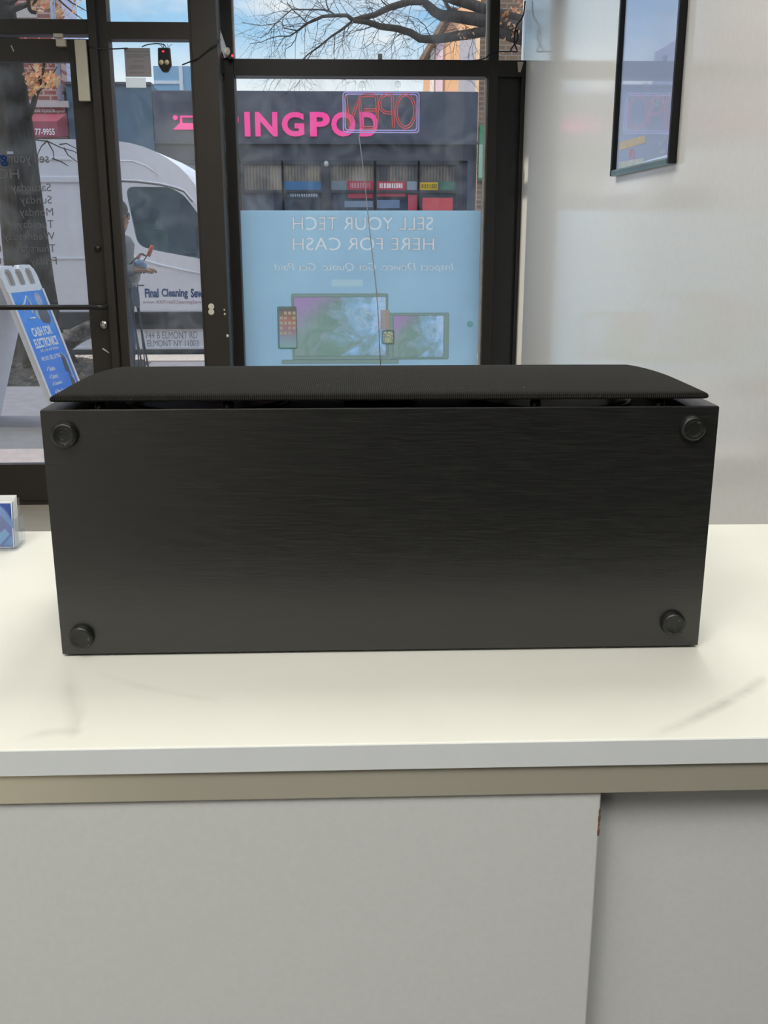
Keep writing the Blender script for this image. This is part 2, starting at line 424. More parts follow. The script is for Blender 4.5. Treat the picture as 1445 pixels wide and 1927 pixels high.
# return pane from the wide post back to the display window
rt = struct('window_4', MB().box(-.634, -.611, 5.3, 5.32, 0, 3.0).box(-.634, -.611, 5.3, 5.46, 2.16, 2.234).box(-.634, -.611, 5.3, 5.46, 0, .1).box(-.634, -.611, 5.3, 5.46, 2.96, 3.0), BLACKAL)
obj('glass_pane', MB().box(-.626, -.620, 5.32, 5.46, .1, 2.16), PANE, rt)
obj('glass_pane', MB().box(-.626, -.620, 5.32, 5.46, 2.234, 2.96), PANE, rt)
struct('wall_front_soffit', MB().box(-.66, XR, 5.3, 5.62, 3.0, 3.12), CEIL)

# display window = window_2
XA0, XA1, XB0, XB1 = -.634, -.566, .722, .772
ZW0, ZW1 = 2.157, 2.235
w2 = MB(); yf0, yf1 = WY - .04, WY + .08
w2.box(XA0, XA1, yf0, yf1, 0, 3.0); w2.box(XB0, XB1, yf0, yf1, 0, 3.0)
w2.box(XA1, XB0, yf0, yf1, ZW0, ZW1); w2.box(XA1, XB0, yf0, yf1, .0, .14); w2.box(XA1, XB0, yf0, yf1, 2.95, 3.0)
win2 = struct('window_2', w2, BLACKAL, .002)
obj('glass_pane', MB().box(XA1, XB0, WY + .01, WY + .018, .14, ZW0), PANE, win2)
obj('glass_pane', MB().box(XA1, XB0, WY + .01, WY + .018, ZW1, 2.95), PANE, win2)
bead = MB(); bead.box(XB0 - .014, XB0 - .001, WY - .012, WY + .008, .14, ZW0 - .001); bead.box(XB0 - .014, XB0 - .001, WY - .012, WY + .008, ZW1 + .001, 2.95); bead.box(XA1 + .001, XA1 + .007, WY - .01, WY + .008, ZW1 + .001, 2.95)
k = obj('glazing_bead', bead, STEEL, win2); k['label'] = 'thin bright metal glazing bead'
# narrow bay beside the right wall = window_3: glass above, black panel below
w3 = MB(); w3.box(XB1, XR, yf0, yf1, ZW0, ZW1); w3.box(XR - .02, XR, yf0, yf1, 0, ZW0); w3.box(XB1, XR, yf0, yf1, 2.95, 3.0)
win3 = struct('window_3', w3, BLACKAL, .002)
obj('glass_pane', MB().box(XB1, XR, WY + .01, WY + .018, ZW1, 2.95), PANE, win3)
k = obj('infill_panel', MB().box(XB1, XR - .02, WY, WY + .03, 0, ZW0), BLACKPANEL, win3); k['label'] = 'solid black infill panel'

# door
dx0, dx1, dg0, dg1 = -2.25, XJ0 - .006, -2.13, -1.318
d = MB(); y0, y1 = DY + .015, DY + .065
d.box(dx0, dg0, y0, y1, .012, 2.278); d.box(dg1, dx1, y0, y1, .012, 2.278); d.box(dg0, dg1, y0, y1, 2.178, 2.278); d.box(dg0, dg1, y0, y1, .012, .214)
door = struct('door_1', d, BRONZE, .002)
obj('glass_pane', MB().box(dg0, dg1, DY + .038, DY + .045, .214, 2.178), PANE_D, door)
hb = MB(); pz = 1.033
hx = at(196, 577, DY - .04).x
hb.tube([(-2.19, DY + .013, pz), (-2.19, DY - .03, pz), (-2.17, DY - .05, pz), (hx - .03, DY - .05, pz), (hx, DY - .04, pz), (hx, DY + .013, pz)], .0135, 12)
obj('push_bar', hb, BLACKPL, door)
p = at(196, 611, DY + .012)
k = obj('lock_cylinder', MB().lathe([(.0195, 0), (.0195, .008), (.017, .012), (.009, .013), (.009, .016)], p, (0, -1, 0), 28).box(p.x + .001, p.x + .006, p.y - .022, p.y - .013, p.z - .018, p.z + .004), STEEL, door); k['label'] = 'round steel lock with thumb turn'
p = at(184, 468, DY + .014); obj('bolt_cap', MB().lathe([(.016, 0), (.015, .006), (.0, .007)], p, (0, -1, 0), 20), BLACKPL, door)
a_, b_ = at(193, 656, DY + .014), at(206, 665, DY + .014)
obj('scratch_mark', MB().tube([a_, b_], [.005, .004], 6), CREAM, door)
a_, b_ = at(21, 86, DY + .014), at(26, 97, DY + .014)
obj('scratch_mark', MB().tube([a_, b_], [.004, .003], 6), CREAM, door)
struct('trim_3', MB().box(-2.26, XJ0, DY - .01, DY + .09, 0, .012), BRONZE)
# opening hours on the door glass, read from behind
lt = MB(); fy = lambda u, v, dd: (u, DY + .0375 - dd, v)
def door_text(body, pxl, pxr, pyc, hpx, bold=.0, mb=None):
    a, b = at(pxl, pyc, DY + .037), at(pxr, pyc, DY + .037)
    (mb or lt).text(body, fy, (a.x + b.x) / 2, a.z, abs(b.x - a.x), hpx / F * 5.3, .0006, True, bold)
for body, l_, r_, py in (('Saturday', 21, 96, 355), ('Sunday', 38, 97.5, 378), ('Monday', 37, 100, 401), ('Tuesday', 34, 101, 424), ('Wednesday', 7, 103, 446.5), ('Thursday', 30, 104.5, 469.5), ('Friday', 57, 107, 493)):
    door_text(body, l_, r_, py, 17.5, .0)
door_text('HOURS', -62, 36, 327, 17, .004)
door_text('sell your', 16, 92, 300, 21, .008)
tg = at(-12, 467, DY + .037)
for py in (355, 378, 401, 424, 447, 470, 493): door_text('10am - 7pm', -98, -12 if py < 460 else 2, py, 14, .004)
obj('lettering', lt, GREYVINYL, door)
lt = MB(); door_text('gadgets', -75, 15, 299, 24, .03, lt); k = obj('lettering', lt, film('blue_vinyl', lin('2c4a86'), .4), door); k['label'] = 'blue vinyl lettering'

# ================================================================== OBJECTS ON THE DOOR BAY
tag = tagp
def boxthing(name, mb, mat, label, cat, bevel=.002):
    o = obj(name, mb, mat, None, bevel); return tagp(o, label, cat)
a_, b_ = at(140.5, 76, DY + .005), at(167, 191, DY + .005)
x0, x1, z1, z0 = at(140.5, 76, DY).x, at(162, 76, DY).x, a_.z, b_.z
boxthing('door_closer_cover', MB().box(x0 + .002, x1 + .002, DY - .018, DY + .0145, z0, z1), CREAM, 'tall cream strip fixed to the upper right stile of the shop door', 'cover')
p, q = at(102, 64.5, DY), at(120, 72, DY)
boxthing('contact_sensor', MB().box(p.x, q.x, DY - .022, DY - .0005, q.z, p.z), CREAM, 'small cream contact tab on the bar above the shop door', 'sensor')
p, q = at(106, 74, DY), at(124.5, 88, DY)
boxthing('contact_sensor', MB().box(p.x, q.x, DY - .014, DY + .0145, q.z, p.z), CREAM, 'larger cream contact tab at the top of the door leaf', 'sensor')

# black alarm unit hanging on the sidelight
p = at(310, 110, DY + .03)
al = thing('alarm_unit', p, 'black gadget with red light hanging at the top of the sidelight glass', 'alarm')
wu, hu = .058, .085
m = MB(); m.prism([(-.028, .045), (.028, .045), (.031, -.03), (.012, -.062), (-.012, -.062), (-.031, -.03)], lambda u, v, dd: (p.x + u, p.y + .012 - dd, p.z + v), 0, .03)
obj('housing', m, BLACKPL, al, .004)
obj('indicator_light', MB().ball(p + Vector((-.003, -.019, .028)), .006, (1, .4, .7), 12), REDLED, al)
for sx in (-.014, .012): obj('lens', MB().lathe([(.012, 0), (.011, .003), (0.0, .006)], p + Vector((sx, -.018, -.02)), (0, -1, 0), 18), simple('cream_lens', 'b5a888', .2), al)
m = MB()
for i in range(9):
    x = random.uniform(-.01, .03); m.tube([p + Vector((x, -.005, .04)), p + Vector((x + random.uniform(-.006, .006), -.008, .052)), p + Vector((x + random.uniform(-.015, .015), -.006, .058 + random.uniform(0, .012)))], .0011, 5)
obj('loose_wire', m, BLACKPL, al)
# papers on the sidelight
PAPER = film('grey_paper_back', lin('9b989c'), .25); WPAPER = film('white_paper', (.98, .98, .95), .92)
q0, q1 = at(233, 90, DY + .04), at(285, 144.5, DY + .04)
pp = thing('paper_notice', (q0.x, q0.y, q1.z), 'grey printed paper notice taped high on the sidelight glass', 'notice')
obj('sheet', MB().box(q0.x, q1.x, DY + .0425, DY + .0435, q1.z, q0.z), PAPER, pp)
m = MB(); INK = simple('grey_ink', '77747a', .8)
for py, l_, r_ in ((97, 236, 281), (103, 238, 281), (106.5, 238, 272), (115, 250, 270), (124, 246, 270), (128, 241, 271), (136.5, 243, 271)):
    a = at(l_, py, DY + .042); b = at(r_, py, DY + .042); m.box(a.x, b.x, DY + .0418, DY + .0424, a.z - .002, a.z + .002)
obj('print', m, INK, pp)
q0, q1 = at(236, 145.5, DY + .04), at(275, 165, DY + .04)
boxthing('card', MB().box(q0.x, q1.x, DY + .0426, DY + .0434, q1.z, q0.z), WPAPER, 'small white card stuck under the grey notice on the sidelight', 'card', 0)
CABLE = simple('black_cable', '17171a', .5); GCABLE = simple('grey_cord', '8f9296', .5)
def cable(pts, r_, mat, label, name='cable', n=6, sub=6):
    P = [Vector(q) for q in pts]; out = []
    for i in range(len(P) - 1):
        p0, p1, p2, p3 = P[max(i - 1, 0)], P[i], P[i + 1], P[min(i + 2, len(P) - 1)]
        for k in range(sub):
            t = k / sub; out.append(.5 * (2 * p1 + (p2 - p0) * t + (2 * p0 - 5 * p1 + 4 * p2 - p3) * t * t + (3 * p1 - p0 - 3 * p2 + p3) * t ** 3))
    out.append(P[-1])
    return tagp(obj(name, MB().tube(out, r_, n), mat), label, 'cable')
cable([at(165, 84, DY - .025), at(174, 88, DY - .025), at(186, 91.5, DY - .01), at(215, 92, DY + .02), at(240, 90.5, DY + .035)], .0032, CABLE, 'thin black wire running from the door stile across the sidelight')
cable([at(267, 88, DY + .035), at(278, 84, DY + .03), at(296, 82, DY + .03), at(308, 84, DY + .03)], .0025, CABLE, 'short wire curving down to the black gadget on the sidelight')
cable([at(343, 122, DY + .03), at(364, 113.5, DY - .004), at(376, 107, DY - .006), at(390, 95, DY - .006), at(411, 80, DY - .006), at(414, 74, DY + .06)], .0032, CABLE, 'thin black wire crossing the wide bronze post')
# second unit in the corner over the transom bar
p = at(434, 101, WY - .06)
a2 = thing('motion_sensor', p, 'small black and cream sensor with red light at the left end of the window bar', 'sensor')
obj('housing', MB().box(p.x - .012, p.x + .014, p.y - .015, p.y + .018, p.z - .028, p.z + .02), BLACKPL, a2, .003)
obj('lens', MB().ball(p + Vector((-.014, -.012, .008)), .016, (.9, .5, 1.2), 14), CREAM, a2)
obj('indicator_light', MB().ball(p + Vector((.010, -.017, -.012)), .006, (1, .5, 1), 10), REDLED, a2)
a, b = at(410, 58, WY - .05), at(427, 108, WY - .05)
dirv = (b - a).normalized(); nrm = Vector((dirv.z, 0, -dirv.x)) * .013
m = MB(); m.prism([(a.x + nrm.x, a.z + nrm.z), (a.x - nrm.x, a.z - nrm.z), (b.x - nrm.x, b.z - nrm.z), (b.x + nrm.x, b.z + nrm.z)], lambda u, v, dd: (u, WY - .055 + dd, v), 0, .008)
boxthing('diagonal_strip', m, simple('pale_strip', 'c6ccd6', .5), 'pale diagonal strip beside the left mullion of the display window', 'strip', 0)  # plain pale bar set diagonally
# wires in the upper right corner of the window
cable([at(988, 2, WY - .05), at(984, 30, WY - .05), at(972, 48, WY - .05), at(968, 68, WY - .05), at(969, 84, WY - .05), at(973, 96, WY - .05), at(966, 97, WY - .05), at(961, 94, WY - .05), at(966, 86, WY - .05), at(974, 72, WY - .05), at(973, 56, WY - .05), at(968, 64, WY - .05)], .0035, CABLE, 'looped black cable hanging in the narrow bay next to the white wall')
cable([at(868, 115, WY - .045), at(900, 113, WY - .045), at(915, 108, WY - .05), at(925, 98.5, WY - .05), at(940, 97, WY - .05), at(961, 97, WY - .05)], .0032, CABLE, 'black cable lying along the right end of the window bar')
a = at(979, 116, WY - .05)
boxthing('tape_scrap', MB().prism([(-.014, 0), (.018, 0), (.004, -.048), (-.008, -.048)], lambda u, v, dd: (a.x + u, WY - .045 + dd * .5, a.z + v), 0, .004), CREAM, 'cream scrap of tape at the right end of the window bar', 'tape', 0)
a = at(715, 109, WY)
boxthing('spring_clip', MB().box(a.x - .011, a.x + .011, WY - .02, WY + .002, ZW1 + .0005, ZW1 + .03), simple('grey_clip', '75757a', .4), 'small grey clip standing on the window bar', 'clip')

# ================================================================== OPEN SIGN
sy = WY - .035
q0, q1 = at(643, 171, sy), at(790, 252, sy)
sg = thing('open_sign', ((q0.x + q1.x) / 2, sy, q1.z), 'clear acrylic OPEN sign with red tube letters hanging in the display window', 'sign')
ACR = glass('clear_acrylic', haze=.05, hazecol=(.7, .7, .8), base=.05, smudge=14)
def rrect(x0, x1, z0, z1, r_, n=6):
    out = []
    for cx, cz, a0 in ((x1 - r_, z1 - r_, 0), (x0 + r_, z1 - r_, 90), (x0 + r_, z0 + r_, 180), (x1 - r_, z0 + r_, 270)):
        for k in range(n + 1):
            a = R(a0 + 90 * k / n); out.append((cx + r_ * math.cos(a), cz + r_ * math.sin(a)))
    return out
X0, X1, Z0, Z1 = q0.x, q1.x, q1.z, q0.z
obj('acrylic_panel', MB().prism(rrect(X0, X1, Z0, Z1, .02), lambda u, v, dd: (u, sy + dd, v), 0, .005), ACR, sg)
def tubemat(name, hexc, em):
    M = Mat(name); return M.bsdf(lin(hexc), rough=.25, **{'Emission Color': lin(hexc), 'Emission Strength': em})
VIOLET = tubemat('violet_tube', 'b3adee', .16); REDT = tubemat('red_tube', 'dc6668', .14)
m = MB()
for ins in (.006, .016):
    lp = rrect(X0 + ins, X1 - ins, Z0 + ins, Z1 - ins, .016); m.tube([(u, sy - .004, v) for u, v in lp + [lp[0], lp[1]]], .003, 8, False)
obj('border_tube', m, VIOLET, sg)
def offs(pl, o):
    out = []
    for i, pnt in enumerate(pl):
        a = Vector(pl[max(i - 1, 0)]); b = Vector(pl[min(i + 1, len(pl) - 1)]); dd = (b - a).normalized(); out.append((pnt[0] - dd.y * o, pnt[1] + dd.x * o))
    return out
def letter(strokes):
    m = MB()
    for pl in strokes:
        P = []
        for px, py in pl:
            v = at(px, py, sy - .005); P.append((v.x, v.z))
        D = [P[0]]
        for a, b in zip(P, P[1:]):
            for k in (1, 2, 3): D.append((a[0] + (b[0] - a[0]) * k / 3, a[1] + (b[1] - a[1]) * k / 3))
        for o in (-.0055, .0055): m.tube([(u, sy - .005, v) for u, v in offs(D, o)], .0026, 6)
    obj('tube_letter', m, REDT, sg)
letter([[(763 + 17.5 * math.cos(a), 209 + 31 * math.sin(a)) for a in [2 * math.pi * k / 28 for k in range(29)]]])
letter([[(740.5, 241), (739, 209), (738, 179), (725, 178), (717, 184), (714, 194), (716, 204), (723, 211), (732, 213), (739, 212)]])
letter([[(682, 241), (708, 240), (710, 209), (708, 182), (702, 179), (680, 180)], [(684, 207), (709, 207)]])
letter([[(679, 241), (677, 180), (656, 241), (651, 180)]])
for px in (682, 749):
    v = at(px, 157, sy); obj('suction_cup', MB().lathe([(.003, -.012), (.0035, .0), (.008, .006), (.015, .03), (.017, .034), (.0165, .035), (.0, .034)], (v.x, sy - .002, v.z), (0, 1, 0), 20).tube([(v.x, sy, v.z - .008), (v.x, sy + .001, v.z - .045)], .0015, 5), ACR, sg)
obj('power_cord', MB().tube([at(675, 253, sy), at(680, 290, sy), at(686, 340, sy - .01), at(694, 420, sy - .02), at(703, 500, sy - .02), at(708, 545, sy - .02), at(712, 600, sy - .02), at(716, 690, sy - .02)], .0028, 6), GCABLE, sg)

# ================================================================== WINDOW POSTER (seen from behind)
y_ = WY + .004
q0, q1 = at(455, 396, y_), at(907, 396, y_)
wp = thing('window_poster', ((q0.x + q1.x) / 2, y_, .62), 'pale blue poster facing the street on the lower half of the display window', 'poster')
fw = lambda u, v, dd: (u, y_ + .002 - dd, v)
def tl_(body, l_, r_, t_, b_, sh=0):
    a, b = at(l_, t_, y_), at(r_, b_, y_); return text_loops(body, (a.x + b.x) / 2, (a.z + b.z) / 2, abs(b.x - a.x), abs(a.z - b.z), True, sh)
def pr(l_, r_, t_, b_): a, b = at(l_, t_, y_), at(r_, b_, y_); return a.x, b.x, b.z, a.z
def rr_(l_, r_, t_, b_, rad): x0, x1, z0, z1 = pr(l_, r_, t_, b_); return rrect(x0, x1, z0, z1, rad)
letters = tl_('SELL YOUR TECH', 550, 815, 408, 433) + tl_('HERE FOR CASH', 550, 817, 447, 471) + tl_('Inspect Device. Get Quote. Get Paid.', 513, 853, 495, 513, .2)
LAP, TAB, BASE_, PHO = (548, 730, 553, 676), (731, 843.5, 589, 676), (530, 750, 677.6, 683.5), (521, 547.2, 576.5, 657)
sheet = [(XA1 + .003, .62), (XB0 - .016, .62), (XB0 - .016, q0.z), (XA1 + .003, q0.z)]
obj('vinyl_sheet', MB().plate([sheet] + letters + [rr_(*LAP, .006), rr_(*TAB, .006), rr_(*BASE_, .004)], fw, 0, .002), film('pale_blue_vinyl', None, .84, lambda M: M.ramp(M.noise(2.5, 3), [(.3, (.62, .78, .88)), (.7, (.67, .84, .92))])), wp)
lt = MB().plate(letters, fw, 0, .002)
obj('lettering', lt, film('white_vinyl', (.99, .99, .99), .92), wp)
PBEZ = film('faded_bezel_print', (.55, .66, .62), .84)
def swirl(M):
    t = M.new('ShaderNodeTexCoord'); sx = M.new('ShaderNodeSeparateXYZ'); M.l.new(t.outputs['Generated'], sx.inputs[0])
    mp_ = M.new('ShaderNodeMapping'); mp_.inputs['Scale'].default_value = (2.4, 1, 1.5); mp_.inputs['Rotation'].default_value = (0, R(-35), 0); M.l.new(t.outputs['Generated'], mp_.inputs[0])
    f = M.noise(1.5, 4, mp_.outputs[0], .5, 1.6)
    g = M.math('ADD', M.math('MULTIPLY', f, .9), M.math('MULTIPLY', M.math('SUBTRACT', sx.outputs['X'], .5), .42))
    c = M.ramp(g, [(.22, (.62, .70, .70)), (.34, (.53, .66, .60)), (.42, (.50, .64, .59)), (.46, (.66, .74, .82)), (.50, (.55, .70, .69)), (.56, (.62, .80, .98)), (.64, (.80, .92, 1.0)), (.70, (.62, .78, .95)), (.78, (.92, .90, .95))])
    d = M.math('ADD', sx.outputs['X'], M.math('MULTIPLY', M.math('SUBTRACT', 1.0, sx.outputs['Z']), .9))
    k = M.math('MULTIPLY', M.math('MAXIMUM', M.math('SUBTRACT', .62, d), 0.0), 2.0)
    return M.mix(M.math('MINIMUM', k, .8), c, (.74, .58, .80))
PSCR = film('faded_swirl_print', None, .86, swirl)
def icons(M):
    t = M.new('ShaderNodeTexCoord'); sx = M.new('ShaderNodeSeparateXYZ'); M.l.new(t.outputs['Generated'], sx.inputs[0])
    g = M.ramp(sx.outputs['Z'], [(0, (.68, .92, .95)), (.25, (.70, .80, .95)), (.45, (.80, .62, .72)), (.7, (.90, .60, .52)), (.95, (.50, .48, .48))])
    return g
def printrect(name, l_, r_, t_, b_, mat, d0, rad=.01, label=None):
    x0, x1, z0, z1 = pr(l_, r_, t_, b_)
    o = obj(name, MB().prism(rrect(x0, x1, z0, z1, rad), lambda u, v, dd: (u, y_ - dd, v), d0, d0 + .0004), mat, wp)
    if label: o['label'] = label
def inset(name, box, scr, rad, mat):
    obj(name, MB().plate([rr_(*box, rad), rr_(*scr, .002)], fw, 0, .002), PBEZ, wp); obj(name.replace('_print', '_screen_print'), MB().prism(rr_(*scr, .002), fw, 0, .002), mat, wp)
inset('tablet_print', TAB, (740, 834, 594, 672.5), .006, PSCR)
inset('laptop_print', LAP, (552.5, 726, 559, 669.5), .006, PSCR)
obj('laptop_base_print', MB().prism(rr_(*BASE_, .004), fw, 0, .002), PBEZ, wp)
printrect('phone_print', 521, 560, 576.5, 657, PBEZ, .0003, .011)
printrect('phone_screen_print', 524.5, 558, 580, 654, film('faded_icons_print', None, .6, icons), .0008, .009)
m = MB()
for i in range(4):
    for j in range(5):
        v = at(529 + 8 * i, 589 + 9.5 * j, y_)
        if (i + j * 3) % 5: m.prism(rrect(v.x - .008, v.x + .008, v.z - .008, v.z + .008, .003, 3), lambda u, w_, dd: (u, y_ - dd, w_), .0013, .0016)
obj('icon_print', m, film('faded_icon_tiles', (.85, .80, .76), .5), wp)
printrect('watch_print', 718, 742, 621, 648, PBEZ, .0023, .008); printrect('watch_face_print', 720.5, 739, 624, 645, film('watch_face', None, .4, lambda M: M.ramp(M.noise(120, 2), [(.45, (.5, .62, .55)), (.55, (.86, .9, .75))])), .0028, .005)
printrect('watch_strap_print', 716, 733, 583, 620, film('strap_print', (.72, .66, .66), .5), .0023, .006)
printrect('faded_button_print', 624, 683, 526, 539, film('pale_button', (.74, .92, .99), .5), .0003, .005)
v = at(884, 610, y_); obj('green_smudge', MB().lathe([(.018, 0), (.018, .0004)], (v.x, y_ - .0003, v.z), (0, -1, 0), 18), film('green_print', (.62, .84, .82), .8), wp)

# ================================================================== FRAMED POSTER ON THE RIGHT WALL
px_ = XR - .022
PY0, PY1, PZ0, PZ1 = 2.895, 3.545, 1.575, 2.50
fp = thing('framed_poster', (XR, (PY0 + PY1) / 2, PZ0), 'tall black framed poster behind glass on the right wall', 'poster')
BLKFR = simple('black_metal_frame', '0f1110', .3, .3); SILV = simple('satin_green_grey_metal', '8ea3a0', .28, .8)
t = .02
obj('frame_side', MB().box(px_, XR, PY0, PY0 + t, PZ0, PZ1), BLKFR, fp, .003); obj('frame_side', MB().box(px_, XR, PY1 - t, PY1, PZ0, PZ1), BLKFR, fp, .003)
obj('frame_side', MB().box(px_, XR, PY0 + t, PY1 - t, PZ1 - t, PZ1), BLKFR, fp, .003)
k = obj('frame_side', MB().box(px_, XR, PY0 + t, PY1 + .004, PZ0, PZ0 + t), SILV, fp, .006); k['label'] = 'shiny grey-green bottom rail'
PBLUE = Mat('blue_poster_print'); f = PBLUE.noise(3, 3); PBLUE = PBLUE.bsdf(PBLUE.ramp(f, [(.3, lin('c6d2ff')), (.7, lin('d0daff'))]), rough=.8, spec=.1)
xs = XR - .006
obj('poster_sheet', MB().box(xs, XR - .002, PY0 + t, PY1 - t, PZ0 + t, PZ1 - t), PBLUE, fp)
fx = lambda u, v, dd: (xs - .00015 - dd * .6, -u, v)       # reads left to right from inside the room
m = MB()
def wtext(body, l_, r_, t_, b_, bold=0):
    a, b, c = atx(l_, t_, xs), atx(l_, b_, xs), atx(r_, b_, xs); m.text(body, fx, -(a.y + c.y) / 2, (a.z + b.z) / 2, abs(a.y - c.y), abs(a.z - b.z), .0003, False, bold, 0, True)
wtext('SELL', 1226, 1266, 187, 205, .0); wtext('YOUR GADGETS', 1224, 1264, 210, 214.5, 0)
LAV = simple('pale_lavender_ink', 'dfe3ff', .9, 0, .0, var=.01)
def wl(pts, r_=.0035):
    P = [atx(a, b, xs) for a, b in pts]
    L_, R_ = [], []
    for k_ in range(len(P)):
        t_ = (P[min(k_ + 1, len(P) - 1)] - P[max(k_ - 1, 0)]).normalized(); n_ = Vector((0, -t_.z, t_.y)) * r_ * 1.4; L_.append(P[k_] + n_); R_.append(P[k_] - n_)
    for k_ in range(len(P) - 1): m.face([fx(-q.y, q.z, .0003) for q in (L_[k_], R_[k_], R_[k_ + 1], L_[k_ + 1])])
wl([(1237, 280), (1239, 271), (1247, 268), (1255, 250), (1262, 262)]); wl([(1240, 286), (1252, 284)], .004); wl([(1236, 303), (1259, 294)], .005)
obj('lettering', m, LAV, fp)
def wq(name, pts, mat):
    P = [atx(a, b, xs) for a, b in pts]; obj(name, MB().prism([(-q.y, q.z) for q in P], fx, 0, .0006), mat, fp)
wq('orange_block', [(1166, 268), (1215, 254), (1214, 269), (1166, 283)], simple('pale_orange_ink', 'f8dfc6', .9, 0, 0))
wq('pink_block', [(1184, 282), (1194, 279), (1194, 298), (1184, 300)], simple('pink_ink', 'dcb8d6', .9, 0, 0)); wq('white_block', [(1165, 305), (1212, 297), (1211, 309), (1165, 318)], simple('pale_ink', 'f0f1fa', .9, 0, 0))
obj('glazing', MB().box(XR - .0125, XR - .0105, PY0 + t, PY1 - t, PZ0 + t, PZ1 - t), glass('picture_glass', haze=0, base=.03), fp)

# ================================================================== COUNTER
CY0, CY1, CZ = .58, 1.073, 1.07
CX0, CX1 = -2.2, XR - .001
ct = thing('countertop', (-.3, .83, CZ - .0175), 'white laminate countertop carrying the black speaker', 'countertop')
zt = at(722, 1448, CY0).z
obj('top_slab', MB().box(CX0, CX1, CY0 + .0012, CY1, zt, CZ), COUNTER, ct, .0008)
k = obj('edge_band', MB().box(CX0, CX1, CY0, CY0 + .0011, zt, CZ - .0006), EDGE, ct); k['label'] = 'pale grey front edge band'
zs = at(722, 1499, CY0 + .004).z
cb = thing('counter_base', (-.3, .83, 0), 'white panelled counter base below the countertop', 'counter')
k = obj('trim_strip', MB().box(CX0, CX1, CY0 + .003, CY0 + .03, zs, zt - .0006), TAUPE, cb, .0006); k['label'] = 'beige metal strip under the worktop'
xe = at(1118, 1700, CY0 + .006).x
k = obj('front_panel', MB().box(CX0, xe, CY0 + .006, CY0 + .028, .08, zs - .0015), BASE, cb, .0012); k['label'] = 'left front panel standing proud'
k = obj('front_panel', MB().box(xe - .08, CX1, CY0 + .0285, CY0 + .045, .08, zs - .0008), BASE, cb, .0008); k['label'] = 'right front panel set back'
m = MB(); CH = simple('chipped_board', '6b4a38', .8)
for py, r_ in ((1528, .0012), (1540, .0016), (1552, .001), (1565, .0016)): m.ball(Vector((xe - .0004, CY0 + .0062, at(1120, py, CY0 + .006).z)), r_, (.6, .6, 2.2), 8)
obj('edge_chip', m, CH, cb)
obj('carcass', MB().box(CX0 + .02, CX1, CY0 + .0455, CY1 - .03, .0, zt - .0006), BASE, cb)

# ================================================================== SPEAKER
SX0, SX1, SY0, SZ0, SZ1, SD = -.2245, .2745, .7265, CZ + .0025, 1.2640, .178
sp = thing('speaker', ((SX0 + SX1) / 2, SY0 + SD / 2, CZ), 'black wood centre speaker standing on its back on the white counter', 'speaker')
# cabinet: four walls round a sunk baffle, inner rim chamfered
T = .016
def cabinet():
    m = MB(); o = [(SX0, SY0), (SX1, SY0), (SX1, SY0 + SD), (SX0, SY0 + SD)]; i1 = [(SX0 + .0008, SY0 + .0008), (SX1 - .0008, SY0 + .0008), (SX1 - .0008, SY0 + SD - .0008), (SX0 + .0008, SY0 + SD - .0008)]
    i2 = [(SX0 + .020, SY0 + .003), (SX1 - .020, SY0 + .003), (SX1 - .020, SY0 + SD - .003), (SX0 + .020, SY0 + SD - .003)]
    rings = [[(*q, SZ0) for q in o], [(*q, SZ1 - .0008) for q in o], [(*q, SZ1) for q in i1], [(*q, SZ1 - .002) for q in i2], [(*q, SZ1 - .012) for q in i2]]
    V = [m.vs(r_) for r_ in rings]
    for a, b in zip(V, V[1:]):
        for k in range(4): m.bm.faces.new((a[k], a[(k + 1) % 4], b[(k + 1) % 4], b[k]))
    m.bm.faces.new(V[0]); m.bm.faces.new(V[-1]); return m
obj('cabinet', cabinet(), WOODB, sp)
obj('back_plate', MB().box(SX0 + .012, SX1 - .004, SY0 + .006, SY0 + SD - .006, CZ + .0001, SZ0 - .0001), BAFFLE, sp)
m = MB(); BX0, BX1, BY0, BY1 = SX0 + .021, SX1 - .021, SY0 + .004, SY0 + SD - .004
m.box(BX0, BX1, BY0, BY1, SZ1 - .0118, SZ1 - .009)
bf = obj('baffle', m, BAFFLE, sp)
for cx in (SX0 + .11, SX1 - .11): obj('driver_cone', MB().lathe([(.066, 0), (.066, .003), (.058, .003), (.02, .0005), (0.0, .002)], (cx, SY0 + SD / 2, SZ1 - .0088), (0, 0, 1), 40), BLACKPL, bf)
obj('tweeter', MB().lathe([(.03, 0), (.03, .002), (.013, .002), (.009, .004), (.0, .005)], ((SX0 + SX1) / 2, SY0 + SD / 2, SZ1 - .0088), (0, 0, 1), 32), BLACKPL, bf)
